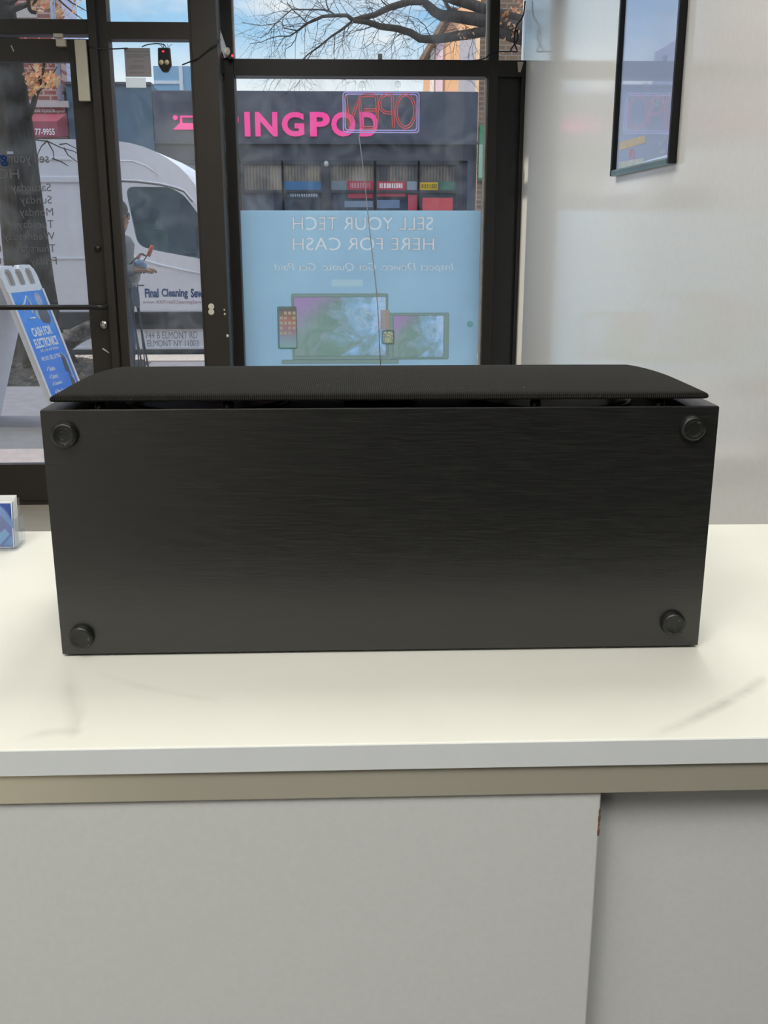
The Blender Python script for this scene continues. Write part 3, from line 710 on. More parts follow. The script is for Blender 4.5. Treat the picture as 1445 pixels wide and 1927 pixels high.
# grille: cloth over a thin board, gently crowned
GX0, GX1, GY0, GY1, GZ = -.2175, .2665, SY0 + .0015, SY0 + .1675, 1.2688
ds = [0, .0004, .0012, .0024, .004]
def axis(a, b, n):
    A = [a + q for q in ds] + [a + .004 + (b - a - .008) * k / n for k in range(1, n)] + [b - q for q in ds[::-1]]
    return A
gx, gy = axis(GX0, GX1, 40), axis(GY0, GY1, 16)
m = MB(); top = []; bot = []
def rc(x, y):   # round the plan corners a little
    return x, y
for y in gy:
    rt_, rb_ = [], []
    for x in gx:
        dd = min(x - GX0, GX1 - x, y - GY0, GY1 - y, .004); r_ = .004
        h = math.sqrt(max(0, r_ * r_ - (r_ - dd) ** 2))
        u = (x - GX0) / (GX1 - GX0) * 2 - 1; v = (y - GY0) / (GY1 - GY0) * 2 - 1
        tt = max(0, ((y - GY0) / (GY1 - GY0) - .45) / .55); ins = .020 * (1 - math.sqrt(max(0, 1 - tt * tt))); xm = (GX0 + GX1) / 2
        x = xm + (x - xm) * (1 - ins / ((GX1 - GX0) / 2))
        crown = .0034 * max(0, 1 - abs(u) ** 6) * max(0, 1 - v * v)
        rt_.append(m.bm.verts.new((x, y, GZ + .0022 + h * .8 + crown)))
        rb_.append(m.bm.verts.new((x, y, GZ + .0022 - h * .55)))
    top.append(rt_); bot.append(rb_)
for j in range(len(gy) - 1):
    for i in range(len(gx) - 1):
        f = m.bm.faces.new((top[j][i], top[j][i + 1], top[j + 1][i + 1], top[j + 1][i])); f.smooth = True
        f = m.bm.faces.new((bot[j][i], bot[j + 1][i], bot[j + 1][i + 1], bot[j][i + 1])); f.smooth = True
bmesh.ops.remove_doubles(m.bm, verts=m.bm.verts, dist=.00001)
ring_t = None
gr = obj('grille', m, GRILLE, sp)
m = MB()
for x in (SX0 + .04, -.09, .14, SX1 - .04):
    for y in (SY0 + .016, SY0 + .155): obj('grille_peg', MB().lathe([(.004, 0), (.004, .0135)], (x, y, SZ1 - .009), (0, 0, 1), 14), BLACKPL, gr)
for px, py in ((119, 820), (151, 1202), (1306, 807), (1269, 1176)):
    c = at(px, py, SY0 - .005)
    obj('rubber_foot', MB().lathe([(.0095, -.0005), (.0097, .001), (.0094, .0042), (.0082, .0058), (.0070, .0060), (.0056, .0053), (.0042, .0050), (.0, .0050)], (c.x, SY0, c.z), (0, -1, 0), 40), RUBBER, sp)
m = MB(); cc = at(1300, 1205, SY0)
obj('scuff_mark', MB().prism([(SX1 - .0002, SZ0 + .0005), (SX1 - .009, SZ0 + .0008), (SX1 - .005, SZ0 + .004), (SX1 - .0002, SZ0 + .012)], wallY(SY0), -.0006, .0001), simple('scuffed_wood', '3a3a37', .7, var=.5, scale=700), sp)

# ================================================================== BUSINESS CARD HOLDER
hx1 = -.346; hx0 = hx1 - .104; hy0, hy1 = 1.000, 1.031
hd = thing('card_holder', ((hx0 + hx1) / 2, 1.023, CZ), 'clear acrylic card holder on the left end of the counter', 'card holder')
CLEAR = glass('clear_acrylic_holder', tint=(.94, .96, .99), haze=.012, hazecol=(.85, .87, .95), base=.08)
obj('base_tray', MB().box(hx0, hx1, hy0, hy1, CZ, CZ + .003), CLEAR, hd, .0008)
curve = [(at(a, b, hy0).x, at(a, b, hy0).z) for a, b in ((41.6, 981.3), (24, 981), (21, 979.5), (18.5, 976), (16.5, 971), (13.5, 965), (9.5, 959.5), (4, 955), (-4, 952.5))]
zl = curve[0][1]; hm_ = hx0 + hx1
prof = [(hx0, CZ + .003), (hx1, CZ + .003), (hx1, zl)] + curve[1:] + [(hm_ - a, b) for a, b in curve[1:][::-1]] + [(hx0, zl)]
obj('front_lip', MB().prism(prof, lambda u, v, dd: (u, hy0 + dd, v), 0, .0025), CLEAR, hd, .0008)
obj('side_wall', MB().box(hx1 - .0025, hx1, hy0 + .0026, hy1, CZ + .003, zl), CLEAR, hd, .0006); obj('side_wall', MB().box(hx0, hx0 + .0025, hy0 + .0026, hy1, CZ + .003, zl), CLEAR, hd, .0006)
obj('back_wall', MB().box(hx0 + .0026, hx1 - .0026, hy1 - .0025, hy1, CZ + .003, CZ + .05), CLEAR, hd, .0006)
CARDB = simple('blue_card_print', '38549f', .3, var=.15, scale=25); CARDW = simple('white_card_stock', 'f2f2f0', .5, var=.01)
tilt = .006
for i in range(5):
    yb = hy0 + .0045 + i * .0036; x1c = hx1 - .0034 - (.0 if i else .0006); zc = CZ + .0032
    hh = .0475 + .0007 * i
    cdm = MB().prism([(yb, zc), (yb + tilt, zc + hh), (yb + tilt + .0011, zc + hh), (yb + .0011, zc)], lambda u, v, dd: (dd, u, v), x1c - .089, x1c)
    lab = ('front blue business card in the acrylic holder', 'second business card behind the front one in the acrylic holder', 'middle business card of the stack in the acrylic holder', 'fourth business card from the front in the acrylic holder', 'rearmost business card with white top edge in the acrylic holder')[i]
    cr_ = thing('business_card', ((x1c - .0445), yb, zc), lab, 'card', 'business cards in the holder')
    obj('card_stock', cdm, CARDW, cr_)
    fm = MB().prism([(yb - .0002, zc + .0005), (yb + tilt * .96 - .0002, zc + hh * .96), (yb + tilt * .96 - .00005, zc + hh * .96), (yb - .00005, zc + .0005)], lambda u, v, dd: (dd, u, v), x1c - .0885, x1c - .0008)
    k = obj('printed_face', fm, CARDB, cr_); k['label'] = 'blue geometric print'
    if i == 0:
        cf = lambda u, v, dd: (u, yb - .0003 + tilt * (v - zc) / hh - dd, v)
        cp = lambda *q_: [(at(a, b, yb).x, at(a, b, yb).z) for a, b in q_]
        for nm_, hx_, q_ in (('light_band', '4a82c4', ((-30, 946), (-10, 946), (24, 983), (24, 996))), ('cyan_facet', '5a9cc8', ((-20, 1020), (8, 996), (17, 1006), (0, 1026))), ('teal_facet', '3f86b4', ((6, 1026), (20, 1010), (24, 1014), (24, 1026)))):
            obj(nm_, MB().prism(cp(*q_), cf, 0, .0001), simple(nm_, hx_, .3), k)

# ================================================================== STREET
SIDE = simple('grey_pavement', '9a959b', .9, var=.10, scale=9, bs=.2, bd=.004)
SIDE2 = simple('darker_pavement_band', '8a888a', .9, var=.08, scale=8); SIDE3 = simple('sunlit_tint_pavement', 'c9b8b4', .9, var=.10, scale=9)  # pinkish tone paints the sunlit strip of pavement into the colour
KERB = simple('pale_concrete_kerb', 'd8c9bd', .9, var=.12, scale=30); ROAD = simple('asphalt', '6a686a', .9, var=.12, scale=40)
ZS = -.02
PX0, PX1, PY_0, PY_1 = -6.2, -2.25, 9.66, 11.52        # tree pit
m = MB(); m.box(-14, 14, 7.55, PY_0, -.3, ZS); m.box(-14, PX0, PY_0, 11.55, -.3, ZS); m.box(PX1, 14, PY_0, 11.55, -.3, ZS); m.box(PX0, PX1, PY_1, 11.55, -.3, ZS)
struct('sidewalk', m, SIDE)
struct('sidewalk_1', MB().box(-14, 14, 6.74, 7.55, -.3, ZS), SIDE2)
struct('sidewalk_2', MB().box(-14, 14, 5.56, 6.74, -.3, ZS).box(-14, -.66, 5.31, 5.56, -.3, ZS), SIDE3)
struct('kerb', MB().box(-14, 14, 11.55, 12.16, -.3, ZS + .012), KERB)
struct('road', MB().box(-40, 40, 12.16, 24.2, -.35, -.15), ROAD)
struct('sidewalk_3', MB().box(-40, 40, 24.2, 40, -.35, -.02), SIDE)
# soil and mulch of the tree pit
m = MB(); nx, ny = 60, 28; g = []
for j in range(ny + 1):
    g.append([m.bm.verts.new((PX0 + (PX1 - PX0) * i / nx, PY_0 + (PY_1 - PY_0) * j / ny, (ZS - .03 if i in (0, nx) or j in (0, ny) else ZS + random.uniform(.0, .05) + .10 * math.exp(-((PX0 + (PX1 - PX0) * i / nx + 3.3) ** 2 + (PY_0 + (PY_1 - PY_0) * j / ny - 10.8) ** 2) / .35)))) for i in range(nx + 1)])
for j in range(ny):
    for i in range(nx): m.bm.faces.new((g[j][i], g[j][i + 1], g[j + 1][i + 1], g[j + 1][i]))
M = Mat('dark_soil'); f = M.noise(26, 5, rough=.7)
o = obj('mulch', m, M.bsdf(M.ramp(f, [(.3, lin('33302e')), (.55, lin('4c4845')), (.75, lin('77706b'))]), rough=.95, bump=f, bs=.8, bd=.03)); tagp(o, 'dark soil and mulch in the tree pit beyond the sandwich board', 'mulch', None, 'stuff')
m = MB()
for i in range(260):
    x, y = random.uniform(-5, -2.3), random.uniform(PY_0 + .05, PY_1 - .05); a = random.uniform(0, 6.28); s = random.uniform(.02, .045)
    zz = ZS + .055 + random.uniform(0, .02) + .10 * math.exp(-((x + 3.3) ** 2 + (y - 10.8) ** 2) / .35)
    dx_, dy_ = math.cos(a) * s, math.sin(a) * s
    m.prism([(x - dx_, y - dy_), (x + dy_ * .4, y - dx_ * .4), (x + dx_, y + dy_), (x - dy_ * .4, y + dx_ * .4)], lambda u, v, dd: (u, v, zz + dd + (u - x) * .4), 0, .004)
o = obj('fallen_leaves', m, simple('dry_leaf', 'b58c6c', .8, var=.4, scale=5)); tagp(o, 'dry fallen leaves scattered on the tree pit soil', 'leaves', None, 'stuff')

# ---- bark
def m_bark(name, c0, c1):
    M = Mat(name); f = M.noise(5, 7, M.coord((6, 6, 1.3)), .65, .6)
    return M.bsdf(M.ramp(f, [(.3, lin(c0)), (.7, lin(c1))]), rough=.95, bump=f, bs=.9, bd=.04)
BARK = m_bark('grey_brown_bark', '1e1c1a', '423e39'); BARK2 = m_bark('dark_bark', '3a352f', '5d554b')
# ---- street tree on the left
st = thing('street_tree', (-3.31, 10.8, 0), 'thick grey street tree trunk standing in the soil left of the shop door', 'tree')
pts = [(-3.30, 10.8, -.06), (-3.30, 10.8, .12), (-3.31, 10.8, .4), (-3.32, 10.8, .9), (-3.33, 10.8, 1.6), (-3.335, 10.8, 2.3), (-3.36, 10.8, 3.0), (-3.42, 10.8, 4.0), (-3.5, 10.85, 5.5), (-3.4, 10.9, 7.5)]
rad = [.38, .31, .265, .24, .215, .195, .175, .17, .15, .10]
m = MB().tube(pts, rad, 28)
for v in m.bm.verts:
    a = math.atan2(v.co.y - 10.8, v.co.x + 3.33); k = 1 + .05 * math.sin(5 * a + v.co.z) + .03 * math.sin(11 * a + 2.3 * v.co.z) + (.16 * math.sin(4 * a + .6) if v.co.z < .2 else 0)
    v.co.x = -3.33 + (v.co.x + 3.33) * k; v.co.y = 10.8 + (v.co.y - 10.8) * k
obj('trunk', m, BARK, st)
def p3(px, py, y): return at(px, py, y)
m = MB()
m.tube([p3(40, 250, 10.8), p3(60, 205, 10.7), p3(72, 165, 10.65), p3(80, 135, 10.6), p3(84, 112, 10.6), p3(88, 80, 10.6)], [.035, .03, .024, .018, .012, .006], 8)
m.tube([p3(70, 175, 10.65), p3(92, 150, 10.6), p3(108, 125, 10.6)], [.014, .009, .004], 6)
m.tube([p3(76, 150, 10.65), p3(62, 130, 10.6), p3(55, 118, 10.6)], [.012, .008, .004], 6)
for seq in (((58, 262), (90, 266), (115, 278), (140, 285), (160, 300)), ((88, 266), (78, 275), (70, 292)), ((88, 264), (100, 285), (102, 300)), ((120, 278), (128, 292), (136, 298), (150, 308)), ((112, 272), (125, 270), (145, 280)), ((98, 298), (115, 304), (128, 312))):
    m.tube([p3(a, b, 11.0) for a, b in seq], [.006 * (1 - k / len(seq)) + .002 for k in range(len(seq))], 5)
m.tube([p3(20, 20, 10.7), p3(60, 5, 10.6), p3(100, -20, 10.6), p3(150, -40, 10.5)], [.03, .022, .014, .006], 6)
m.tube([p3(95, -15, 10.6), p3(120, 8, 10.6), p3(140, 25, 10.6), p3(160, 40, 10.6)], [.010, .008, .006, .003], 5)
m.tube([p3(105, -20, 10.6), p3(135, 5, 10.6), p3(165, 22, 10.6)], [.010, .007, .003], 5)
obj('side_shoot', m, BARK2, st)
def leaf(m, c, s):
    n = Vector((random.gauss(0, 1), random.gauss(0, 1), random.gauss(0, .6))).normalized(); u = n.orthogonal().normalized(); q = n.cross(u); b = s * .18
    P = [c - u * s, c - u * s * .2 + q * s * .45 + n * b, c + u * s, c - u * s * .2 - q * s * .45 + n * b]
    m.face(P[:3]); m.face([P[0], P[2], P[3]])
m = MB()
for cx, cy, sx_, sy_, n in ((72, 140, 12, 18, 60), (92, 150, 12, 10, 46), (58, 152, 9, 8, 26), (100, 155, 8, 8, 24), (62, 170, 6, 8, 14), (78, 6, 22, 12, 40), (112, 22, 8, 8, 14), (140, 14, 12, 14, 12)):
    for i in range(n):
        px, py = random.gauss(cx, sx_ * .7), random.gauss(cy, sy_ * .7)
        if px > 124 and cy > 60: px = 118
        leaf(m, p3(px, py, 10.6 + random.gauss(0, .2)), random.uniform(.025, .05))
LEAF = Mat('amber_leaf'); f = LEAF.noise(4, 2)
df = LEAF.new('ShaderNodeBsdfDiffuse'); tl = LEAF.new('ShaderNodeBsdfTranslucent'); cl = LEAF.ramp(f, [(.35, lin('c07c4a')), (.5, lin('f0cfa4')), (.62, lin('cf7d58')), (.75, lin('f3d8b4'))])
LEAF.l.new(cl, df.inputs[0]); LEAF.l.new(cl, tl.inputs[0]); a = LEAF.new('ShaderNodeMixShader'); a.inputs[0].default_value = .5; LEAF.l.new(df.outputs[0], a.inputs[1]); LEAF.l.new(tl.outputs[0], a.inputs[2]); LEAF.l.new(a.outputs[0], LEAF.out.inputs[0])
obj('leaves', m, LEAF.m, st)['label'] = 'amber autumn leaves'
obj('staple_tag', MB().box(*sorted((p3(14, 288, 10.58).x, p3(24, 288, 10.58).x)), 10.57, 10.60, p3(20, 290, 10.58).z, p3(20, 285, 10.58).z), simple('pale_tag', 'cfd2dd', .6), st)
# ---- grey log
lg = thing('log', (p3(140, 632, 10.3).x, 10.3, ZS), 'short grey log leaning in the tree pit beside the sandwich board', 'log')
LOGM = Mat('weathered_log'); f = LOGM.noise(9, 5, rough=.7); LOGM = LOGM.bsdf(LOGM.ramp(f, [(.40, lin('2a292c')), (.5, lin('57524f')), (.62, lin('8d8480'))]), rough=.95, bump=f, bs=.7, bd=.03)
m = MB(); m.tube([p3(112, 672, 10.3) + Vector((0, 0, -.14)), p3(112, 660, 10.3), p3(122, 645, 10.3), p3(145, 632, 10.3), p3(168, 619, 10.35), p3(186, 612, 10.35)], [.05, .085, .095, .085, .085, .07], 14)
for v in m.bm.verts: v.co += Vector((random.uniform(-.006, .006), random.uniform(-.006, .006), random.uniform(-.006, .006)))
obj('log_wood', m, LOGM, lg)

# ---- sandwich board
HB = R(77); TF = at(58, 498, 7.95); WS = .82
ub = Vector((math.cos(HB), math.sin(HB), 0)); ctr = TF - ub * .305 * WS
bd_ = thing('sandwich_board', (ctr.x, ctr.y, ZS), 'white plastic sandwich board with blue poster on the pavement outside the door', 'sign', None, HB)
LF = 1.25; AN = math.asin(.40 / LF)
def leaf_fn(sgn):
    sa, ca = math.sin(AN), math.cos(AN)
    def fn(u, v, dd):      # u along width, v up the leaf, dd outward
        y = -(.02 + (LF - v) * sa) - dd * ca; z = v * ca + dd * sa
        return (u * WS, y * sgn, z)
    return fn
BWHITE = simple('white_blow_moulded_plastic', 'e4e6ec', .45, var=.03); BGREY = simple('tan_plastic', 'c8bdb0', .6)
def out(): return [(-.305, .0), (.305, .0), (.305, 1.165), (.285, 1.215), (.24, LF), (.06, LF), (.04, LF - .025), (-.04, LF - .025), (-.06, LF), (-.24, LF), (-.285, 1.215), (-.305, 1.165)]
def slot(c): return [(c - .052, 1.115), (c - .04, 1.10), (c + .04, 1.10), (c + .052, 1.115), (c + .052, 1.20), (c + .03, 1.222), (c - .03, 1.222), (c - .052, 1.20)]
for sgn, nm in ((1, 'front_leaf'), (-1, 'rear_leaf')):
    fn = leaf_fn(sgn)
    lo = obj(nm, MB().plate([out(), slot(-.17), slot(0), slot(.17)], fn, -.035, .0), BWHITE, bd_, .006, local=True)
    m = MB()
    for u0, u1, v0, v1 in ((-.305, -.272, .05, 1.06), (.272, .305, .05, 1.06), (-.305, .305, .03, .06)): m.prism([(u0, v0), (u1, v0), (u1, v1), (u0, v1)], fn, 0.0005, .009)
    obj('raised_rim', m, BWHITE, lo, local=True)
    for c in (-.17, 0, .17): obj('slot_back', MB().prism([(c - .05, 1.105), (c + .05, 1.105), (c + .05, 1.21), (c - .05, 1.21)], fn, -.032, -.028), BGREY, lo, local=True)
fn = leaf_fn(1)
MP = Mat('bright_blue_print'); tq = MP.new('ShaderNodeTexCoord'); sx = MP.new('ShaderNodeSeparateXYZ'); MP.l.new(tq.outputs['Generated'], sx.inputs[0])
BLUEP = MP.bsdf(MP.ramp(sx.outputs['Z'], [(.0, lin('2b74dc')), (.55, lin('2a86ee')), (.8, lin('2496fa')), (1, lin('2a8cea'))]), rough=.4)
bp = obj('poster', MB().prism([(-.268, .065), (.268, .065), (.268, 1.05), (-.268, 1.05)], fn, .0005, .002), BLUEP, bd_, local=True); bp['label'] = 'blue printed poster'
m = MB(); q = lambda u, v, dd: fn(u, v, .0022 + dd)
m.text('CASH FOR', q, 0, .745, .34, .068, .001, False, .03); m.text('ELECTRONICS', q, .0, .66, .40, .072, .001, False, .03)
m.text('Sell, cash and devices', q, .01, .603, .32, .028, .001); m.text('WE BUY, SELL & TRADE', q, 0, .54, .38, .036, .001, False, .01)
for i, wrd in enumerate(('Tablets', 'Cameras', 'Computers', 'Video Games', 'Smartphones', 'Game Consoles')):
    v0 = .46 - .058 * i; wd = .013 * len(wrd) + .02
    m.text(wrd, q, -.14 + wd / 2, v0, wd, .034, .001, False, .01)
    m.prism([(-.175, v0 - .002), (-.165, v0 - .012), (-.148, v0 + .014), (-.153, v0 + .016), (-.165, v0), (-.17, v0 + .003)], q, 0, .001)
m.tube([q(a, b, .001) for a, b in ((-.16, .90), (-.15, .95), (-.10, .97), (-.04, 1.015), (-.01, .96), (.0, .92), (-.04, .90), (-.04, .88))], .007, 5)
m.tube([q(a, b, .001) for a, b in ((-.13, .85), (-.03, .85))], .008, 5)
obj('lettering', m, simple('white_ink', 'eef3fb', .5), bp, local=True)
DINK = simple('dark_device_ink', '3f3f4d', .5, var=.4, scale=40)
for poly in ([(.06, .83), (.10, .80), (.20, .79), (.24, .84), (.22, .90), (.17, .92), (.12, .90), (.07, .90)], [(.14, .42), (.21, .38), (.22, .52), (.16, .56)], [(.15, .26), (.20, .22), (.23, .33), (.18, .40)]): obj('device_picture', MB().prism(poly, q, 0, .001), DINK, bp, local=True)
PINK_ = simple('pale_device_ink', 'a9b6cc', .5, var=.2, scale=40)
for poly in ([(.15 + .055 * math.cos(a), .98 + .055 * math.sin(a)) for a in [k * math.pi / 8 for k in range(16)]], [(.215, .55), (.24, .50), (.25, .18), (.235, .18)], [(.00, .86), (.055, .82), (.062, .90), (.02, .92)]): obj('device_picture', MB().prism(poly, q, 0, .0008), PINK_, bp, local=True)

# ---- van
VY = 12.6; VD = 2.05; vv = lambda px, py: (at(px, py, VY).x, at(px, py, VY).z)
VWHITE = simple('white_van_paint', 'f3f3fb', .35, var=.01, scale=2); VDARK = simple('dark_van_cladding', '3d4045', .45, var=.15, scale=3)
van = thing('van', (-3.6, VY + 1, -.15), 'white delivery van parked at the kerb with dark cladding and lettering', 'van')
zlow = -.03; roofz = at(100, 263, VY).z
prof = [(-6.3, zlow), (-6.3, roofz - .12), (-6.2, roofz - .02), (-6.0, roofz), vv(60, 262), vv(135, 262), vv(200, 264), vv(225, 266), vv(245, 269), vv(270, 276), vv(292, 285), vv(315, 298), vv(335, 312), vv(352, 328), vv(365, 345), vv(372, 358), vv(392, 385), vv(420, 428), vv(436, 452), (vv(436, 452)[0] + .25, vv(436, 462)[1]), (vv(436, 452)[0] + .62, .86), (vv(436, 452)[0] + .74, .70), (vv(436, 452)[0] + .80, .40), (vv(436, 452)[0] + .76, zlow)]
def smooth_loop(P, k=3):
    out = []; n = len(P)
    for i in range(n):
        p0, p1, p2, p3_ = (Vector((*P[(i + q_) % n], 0)) for q_ in (-1, 0, 1, 2))
        for j in range(k):
            t_ = j / k; c_ = .5 * (2 * p1 + (p2 - p0) * t_ + (2 * p0 - 5 * p1 + 4 * p2 - p3_) * t_ * t_ + (3 * p1 - p0 - 3 * p2 + p3_) * t_ ** 3); out.append((c_.x, c_.y))
    return out
def round_poly(P, r_, n=5):
    out = []; m_ = len(P)
    for i in range(m_):
        a, b, c_ = Vector(P[i - 1]), Vector(P[i]), Vector(P[(i + 1) % m_]); rr = min(r_, (a - b).length * .45, (c_ - b).length * .45)
        s0 = b + (a - b).normalized() * rr; s1 = b + (c_ - b).normalized() * rr
        for k in range(n + 1):
            t_ = k / n; q_ = s0.lerp(b, t_).lerp(b.lerp(s1, t_), t_); out.append((q_.x, q_.y))
    return out
dwin = round_poly([vv(235, 351), vv(318, 352), vv(345, 366), vv(372, 401), vv(395, 436), vv(395, 492), vv(372, 486), vv(300, 473), vv(259, 463)], .11)
fv = lambda u, v, dd: (u, VY + dd, v)
m = MB(); m.plate([prof, dwin], fv, 0, .06)
n = len(prof)
nearin = m.vs([fv(u, v, .06) for u, v in prof]); far = m.vs([fv(u, v, VD) for u, v in prof])
for i in range(n):
    if i == n - 1 or i in (15, 16, 17): continue
    f = m.bm.faces.new((nearin[i], far[i], far[(i + 1) % n], nearin[(i + 1) % n])); f.smooth = False
m.plate([prof, dwin], fv, VD - .02, VD)
bmesh.ops.remove_doubles(m.bm, verts=m.bm.verts, dist=.0005)
vb = obj('body', m, VWHITE, van)
TEAL = Mat('tinted_side_glass'); lw = TEAL.new('ShaderNodeLayerWeight'); tr = TEAL.new('ShaderNodeBsdfTransparent'); tr.inputs[0].default_value = (.55, .80, .88, 1); gl = TEAL.new('ShaderNodeBsdfGlossy'); gl.inputs['Roughness'].default_value = .03
a = TEAL.new('ShaderNodeMixShader'); a.inputs[0].default_value = .05; TEAL.l.new(tr.outputs[0], a.inputs[1]); TEAL.l.new(gl.outputs[0], a.inputs[2]); _d = TEAL.new('ShaderNodeBsdfDiffuse'); _d.inputs[0].default_value = (*lin('1f5f80'), 1); _b = TEAL.new('ShaderNodeMixShader'); _b.inputs[0].default_value = .22; TEAL.l.new(a.outputs[0], _b.inputs[1]); TEAL.l.new(_d.outputs[0], _b.inputs[2]); TEAL.l.new(_b.outputs[0], TEAL.out.inputs[0])
obj('side_window', MB().prism(dwin, fv, .02, .03), TEAL.m, van)
obj('side_window', MB().prism(dwin, fv, VD - .012, VD - .006), TEAL.m, van)
obj('door_seat', MB().box(vv(357, 420)[0], vv(392, 420)[0], VY + .40, VY + .60, .8, vv(357, 425)[1]), simple('dark_seat', '16191f', .7), van, .03)
# pressed lines, gasket and cladding
m = MB()
for py, h_, pa, pb, pr_ in ((299, .010, -200, 135, .012), (338, .026, -200, 215, .02), (486, .008, -200, 180, .012)): 
    a, b = vv(pa, py), vv(pb, py); m.prism([(a[0], a[1] - h_), (b[0], b[1] - h_), (b[0], b[1] + h_), (a[0], a[1] + h_)], fv, -pr_, .0)
m.tube([fv(*vv(px, py), -.002) for px, py in ((218, 338), (260, 340), (300, 345), (330, 352), (346, 358), (362, 376), (378, 398))], .008, 6)
m.tube([fv(*vv(px, py), -.002) for px, py in ((232, 474), (262, 487), (300, 498), (345, 508), (385, 516))], .014, 6)
m.tube([fv(*vv(px, py), -.001) for px, py in ((222, 302), (250, 303), (275, 312), (300, 330))], .008, 6)
obj('pressed_line', m, VWHITE, vb)
m = MB()
for seq in (((218, 341), (260, 343), (300, 348), (330, 355), (346, 361), (362, 380)), ((222, 534), (240, 536), (271, 537)), ((313, 587), (313, 619))): m.tube([fv(*vv(a_, b_), .0) for a_, b_ in seq], .007, 5)
obj('panel_gap', m, simple('dark_gap', '4a4c57', .8), vb)
bz0, bz1 = at(300, 619, VY).z, at(300, 586.5, VY).z
m = MB(); m.box(-6.3, vv(436, 452)[0] + .72, VY - .03, VY - .0005, bz0, bz1); cl = obj('side_cladding', m, VDARK, van, .01); cl['label'] = 'dark side cladding band'
m = MB(); m.box(vv(245, 600)[0], vv(301, 600)[0], VY - .036, VY - .0305, vv(245, 609)[1], vv(245, 588)[1]); m.box(vv(313, 600)[0] - .02, vv(313, 600)[0] + .025, VY - .036, VY - .0305, bz0, bz1)
obj('cladding_insert', m, simple('black_insert', '22252d', .4), cl)
m = MB(); m.box(-6.2, vv(436, 452)[0] + .7, VY - .012, VY - .0005, zlow + .0, zlow + .045); obj('sill', m, simple('dark_sill', '4b4e54', .6), van)
m = MB(); m.box(-6.25, vv(436, 452)[0] + .72, VY - .02, VY - .0005, at(300, 657, VY).z, at(300, 653, VY).z); obj('sill_ridge', m, VWHITE, van)
TY = simple('tyre', '17181a', .8); RIM = simple('wheel_rim', '9a9da3', .4, .6)
for x in (-5.3, -.98):
    wl_ = obj('wheel', MB().lathe([(.22, 0), (.33, .01), (.345, .04), (.345, .20), (.33, .23), (.20, .24)], (x, VY + .26, .195), (0, -1, 0), 36), TY, van)
    obj('hub', MB().lathe([(.20, .0), (.21, .02), (.06, .035), (.05, .05), (.0, .05)], (x, VY + .02, .195), (0, -1, 0), 28), RIM, wl_)
wf = lambda u, v, dd: (u, VY - .0005 - dd, v)
def vtext(mb, body, l_, r_, t_, b_, bold):
    a, b = vv(l_, t_), vv(r_, b_); mb.text(body, wf, (a[0] + b[0]) / 2, (a[1] + b[1]) / 2, b[0] - a[0], a[1] - b[1], .001, False, bold)
m = MB(); vtext(m, 'Final', 272, 299, 543, 560, .04); vtext(m, 'Cleaning', 303.5, 354, 543, 563, .04); vtext(m, 'Sewer', 358.5, 394, 543, 560, .04); obj('lettering', m, simple('navy_vinyl', '2e4f85', .5), vb)
m = MB(); vtext(m, 'www.400FinalCleaningSewer.com', 268, 408, 565, 573, .0); obj('lettering', m, simple('faded_red_vinyl', 'a87f8d', .5), vb)['label'] = 'faded red web address'
m = MB(); vtext(m, '744 B ELMONT RD', 273, 372, 624, 637, .0); vtext(m, 'ELMONT NY 11003', 277, 374, 640, 652, .0); obj('lettering', m, simple('grey_blue_vinyl', '8a8fa2', .5), vb)['label'] = 'grey address lettering'
m = MB(); a, b = vv(372, 366), vv(430, 448); wsp = [(prof[16][0] - .02, prof[16][1] + .01)]
# windscreen set on the slope of the nose
s0, s1 = Vector((prof[15][0], 0, prof[15][1])), Vector((prof[18][0], 0, prof[18][1])); nrm_ = Vector((-(s1 - s0).z, 0, (s1 - s0).x)).normalized()
if nrm_.x < 0: nrm_ = -nrm_
def wsf(u, v, dd): q_ = s0.lerp(s1, v) + nrm_ * (.004 + dd); return (q_.x, VY + u, q_.z)
obj('windscreen', MB().prism([(.10, .04), (1.95, .04), (1.95, .98), (.10, .98)], wsf, 0, .01), TEAL.m, van)
obj('door_mirror', MB().ball((vv(400, 460)[0], VY - .14, 1.25), .12, (.5, .8, 1.5), 14).tube([(vv(400, 460)[0], VY + .01, 1.2), (vv(400, 460)[0], VY - .1, 1.2)], .02, 6), BLACKPL, van)
CARDB2 = simple('brown_cardboard', 'e2c8a0', .9, var=.06)
shelf = at(300, 482, VY + .35).z
def carton(l_, r_, t_, b_, yy, lab):
    a, b = at(l_, t_, yy), at(r_, b_, yy); o = thing('cardboard_box', ((a.x + b.x) / 2, yy + .1, b.z), lab, 'box', None)
    obj('carton', MB().box(a.x, b.x, yy, yy + .22, b.z, a.z), CARDB2, o, .004); obj('tape_strip', MB().box(a.x, b.x, yy - .0015, yy + .2, a.z - .02, a.z - .012), simple('tan_tape', 'a79a80', .5), o)
carton(250, 312, 431, 476, VY + .34, 'larger brown cardboard box behind the van side window'); carton(246, 299, 418, 430.6, VY + .36, 'smaller brown cardboard box lying on the larger one inside the van')
obj('door_shelf', MB().box(vv(245, 480)[0], vv(380, 480)[0], VY + .1, VY + .61, at(280, 476, VY + .34).z - .03, at(280, 476, VY + .34).z - .0005), VDARK, van)

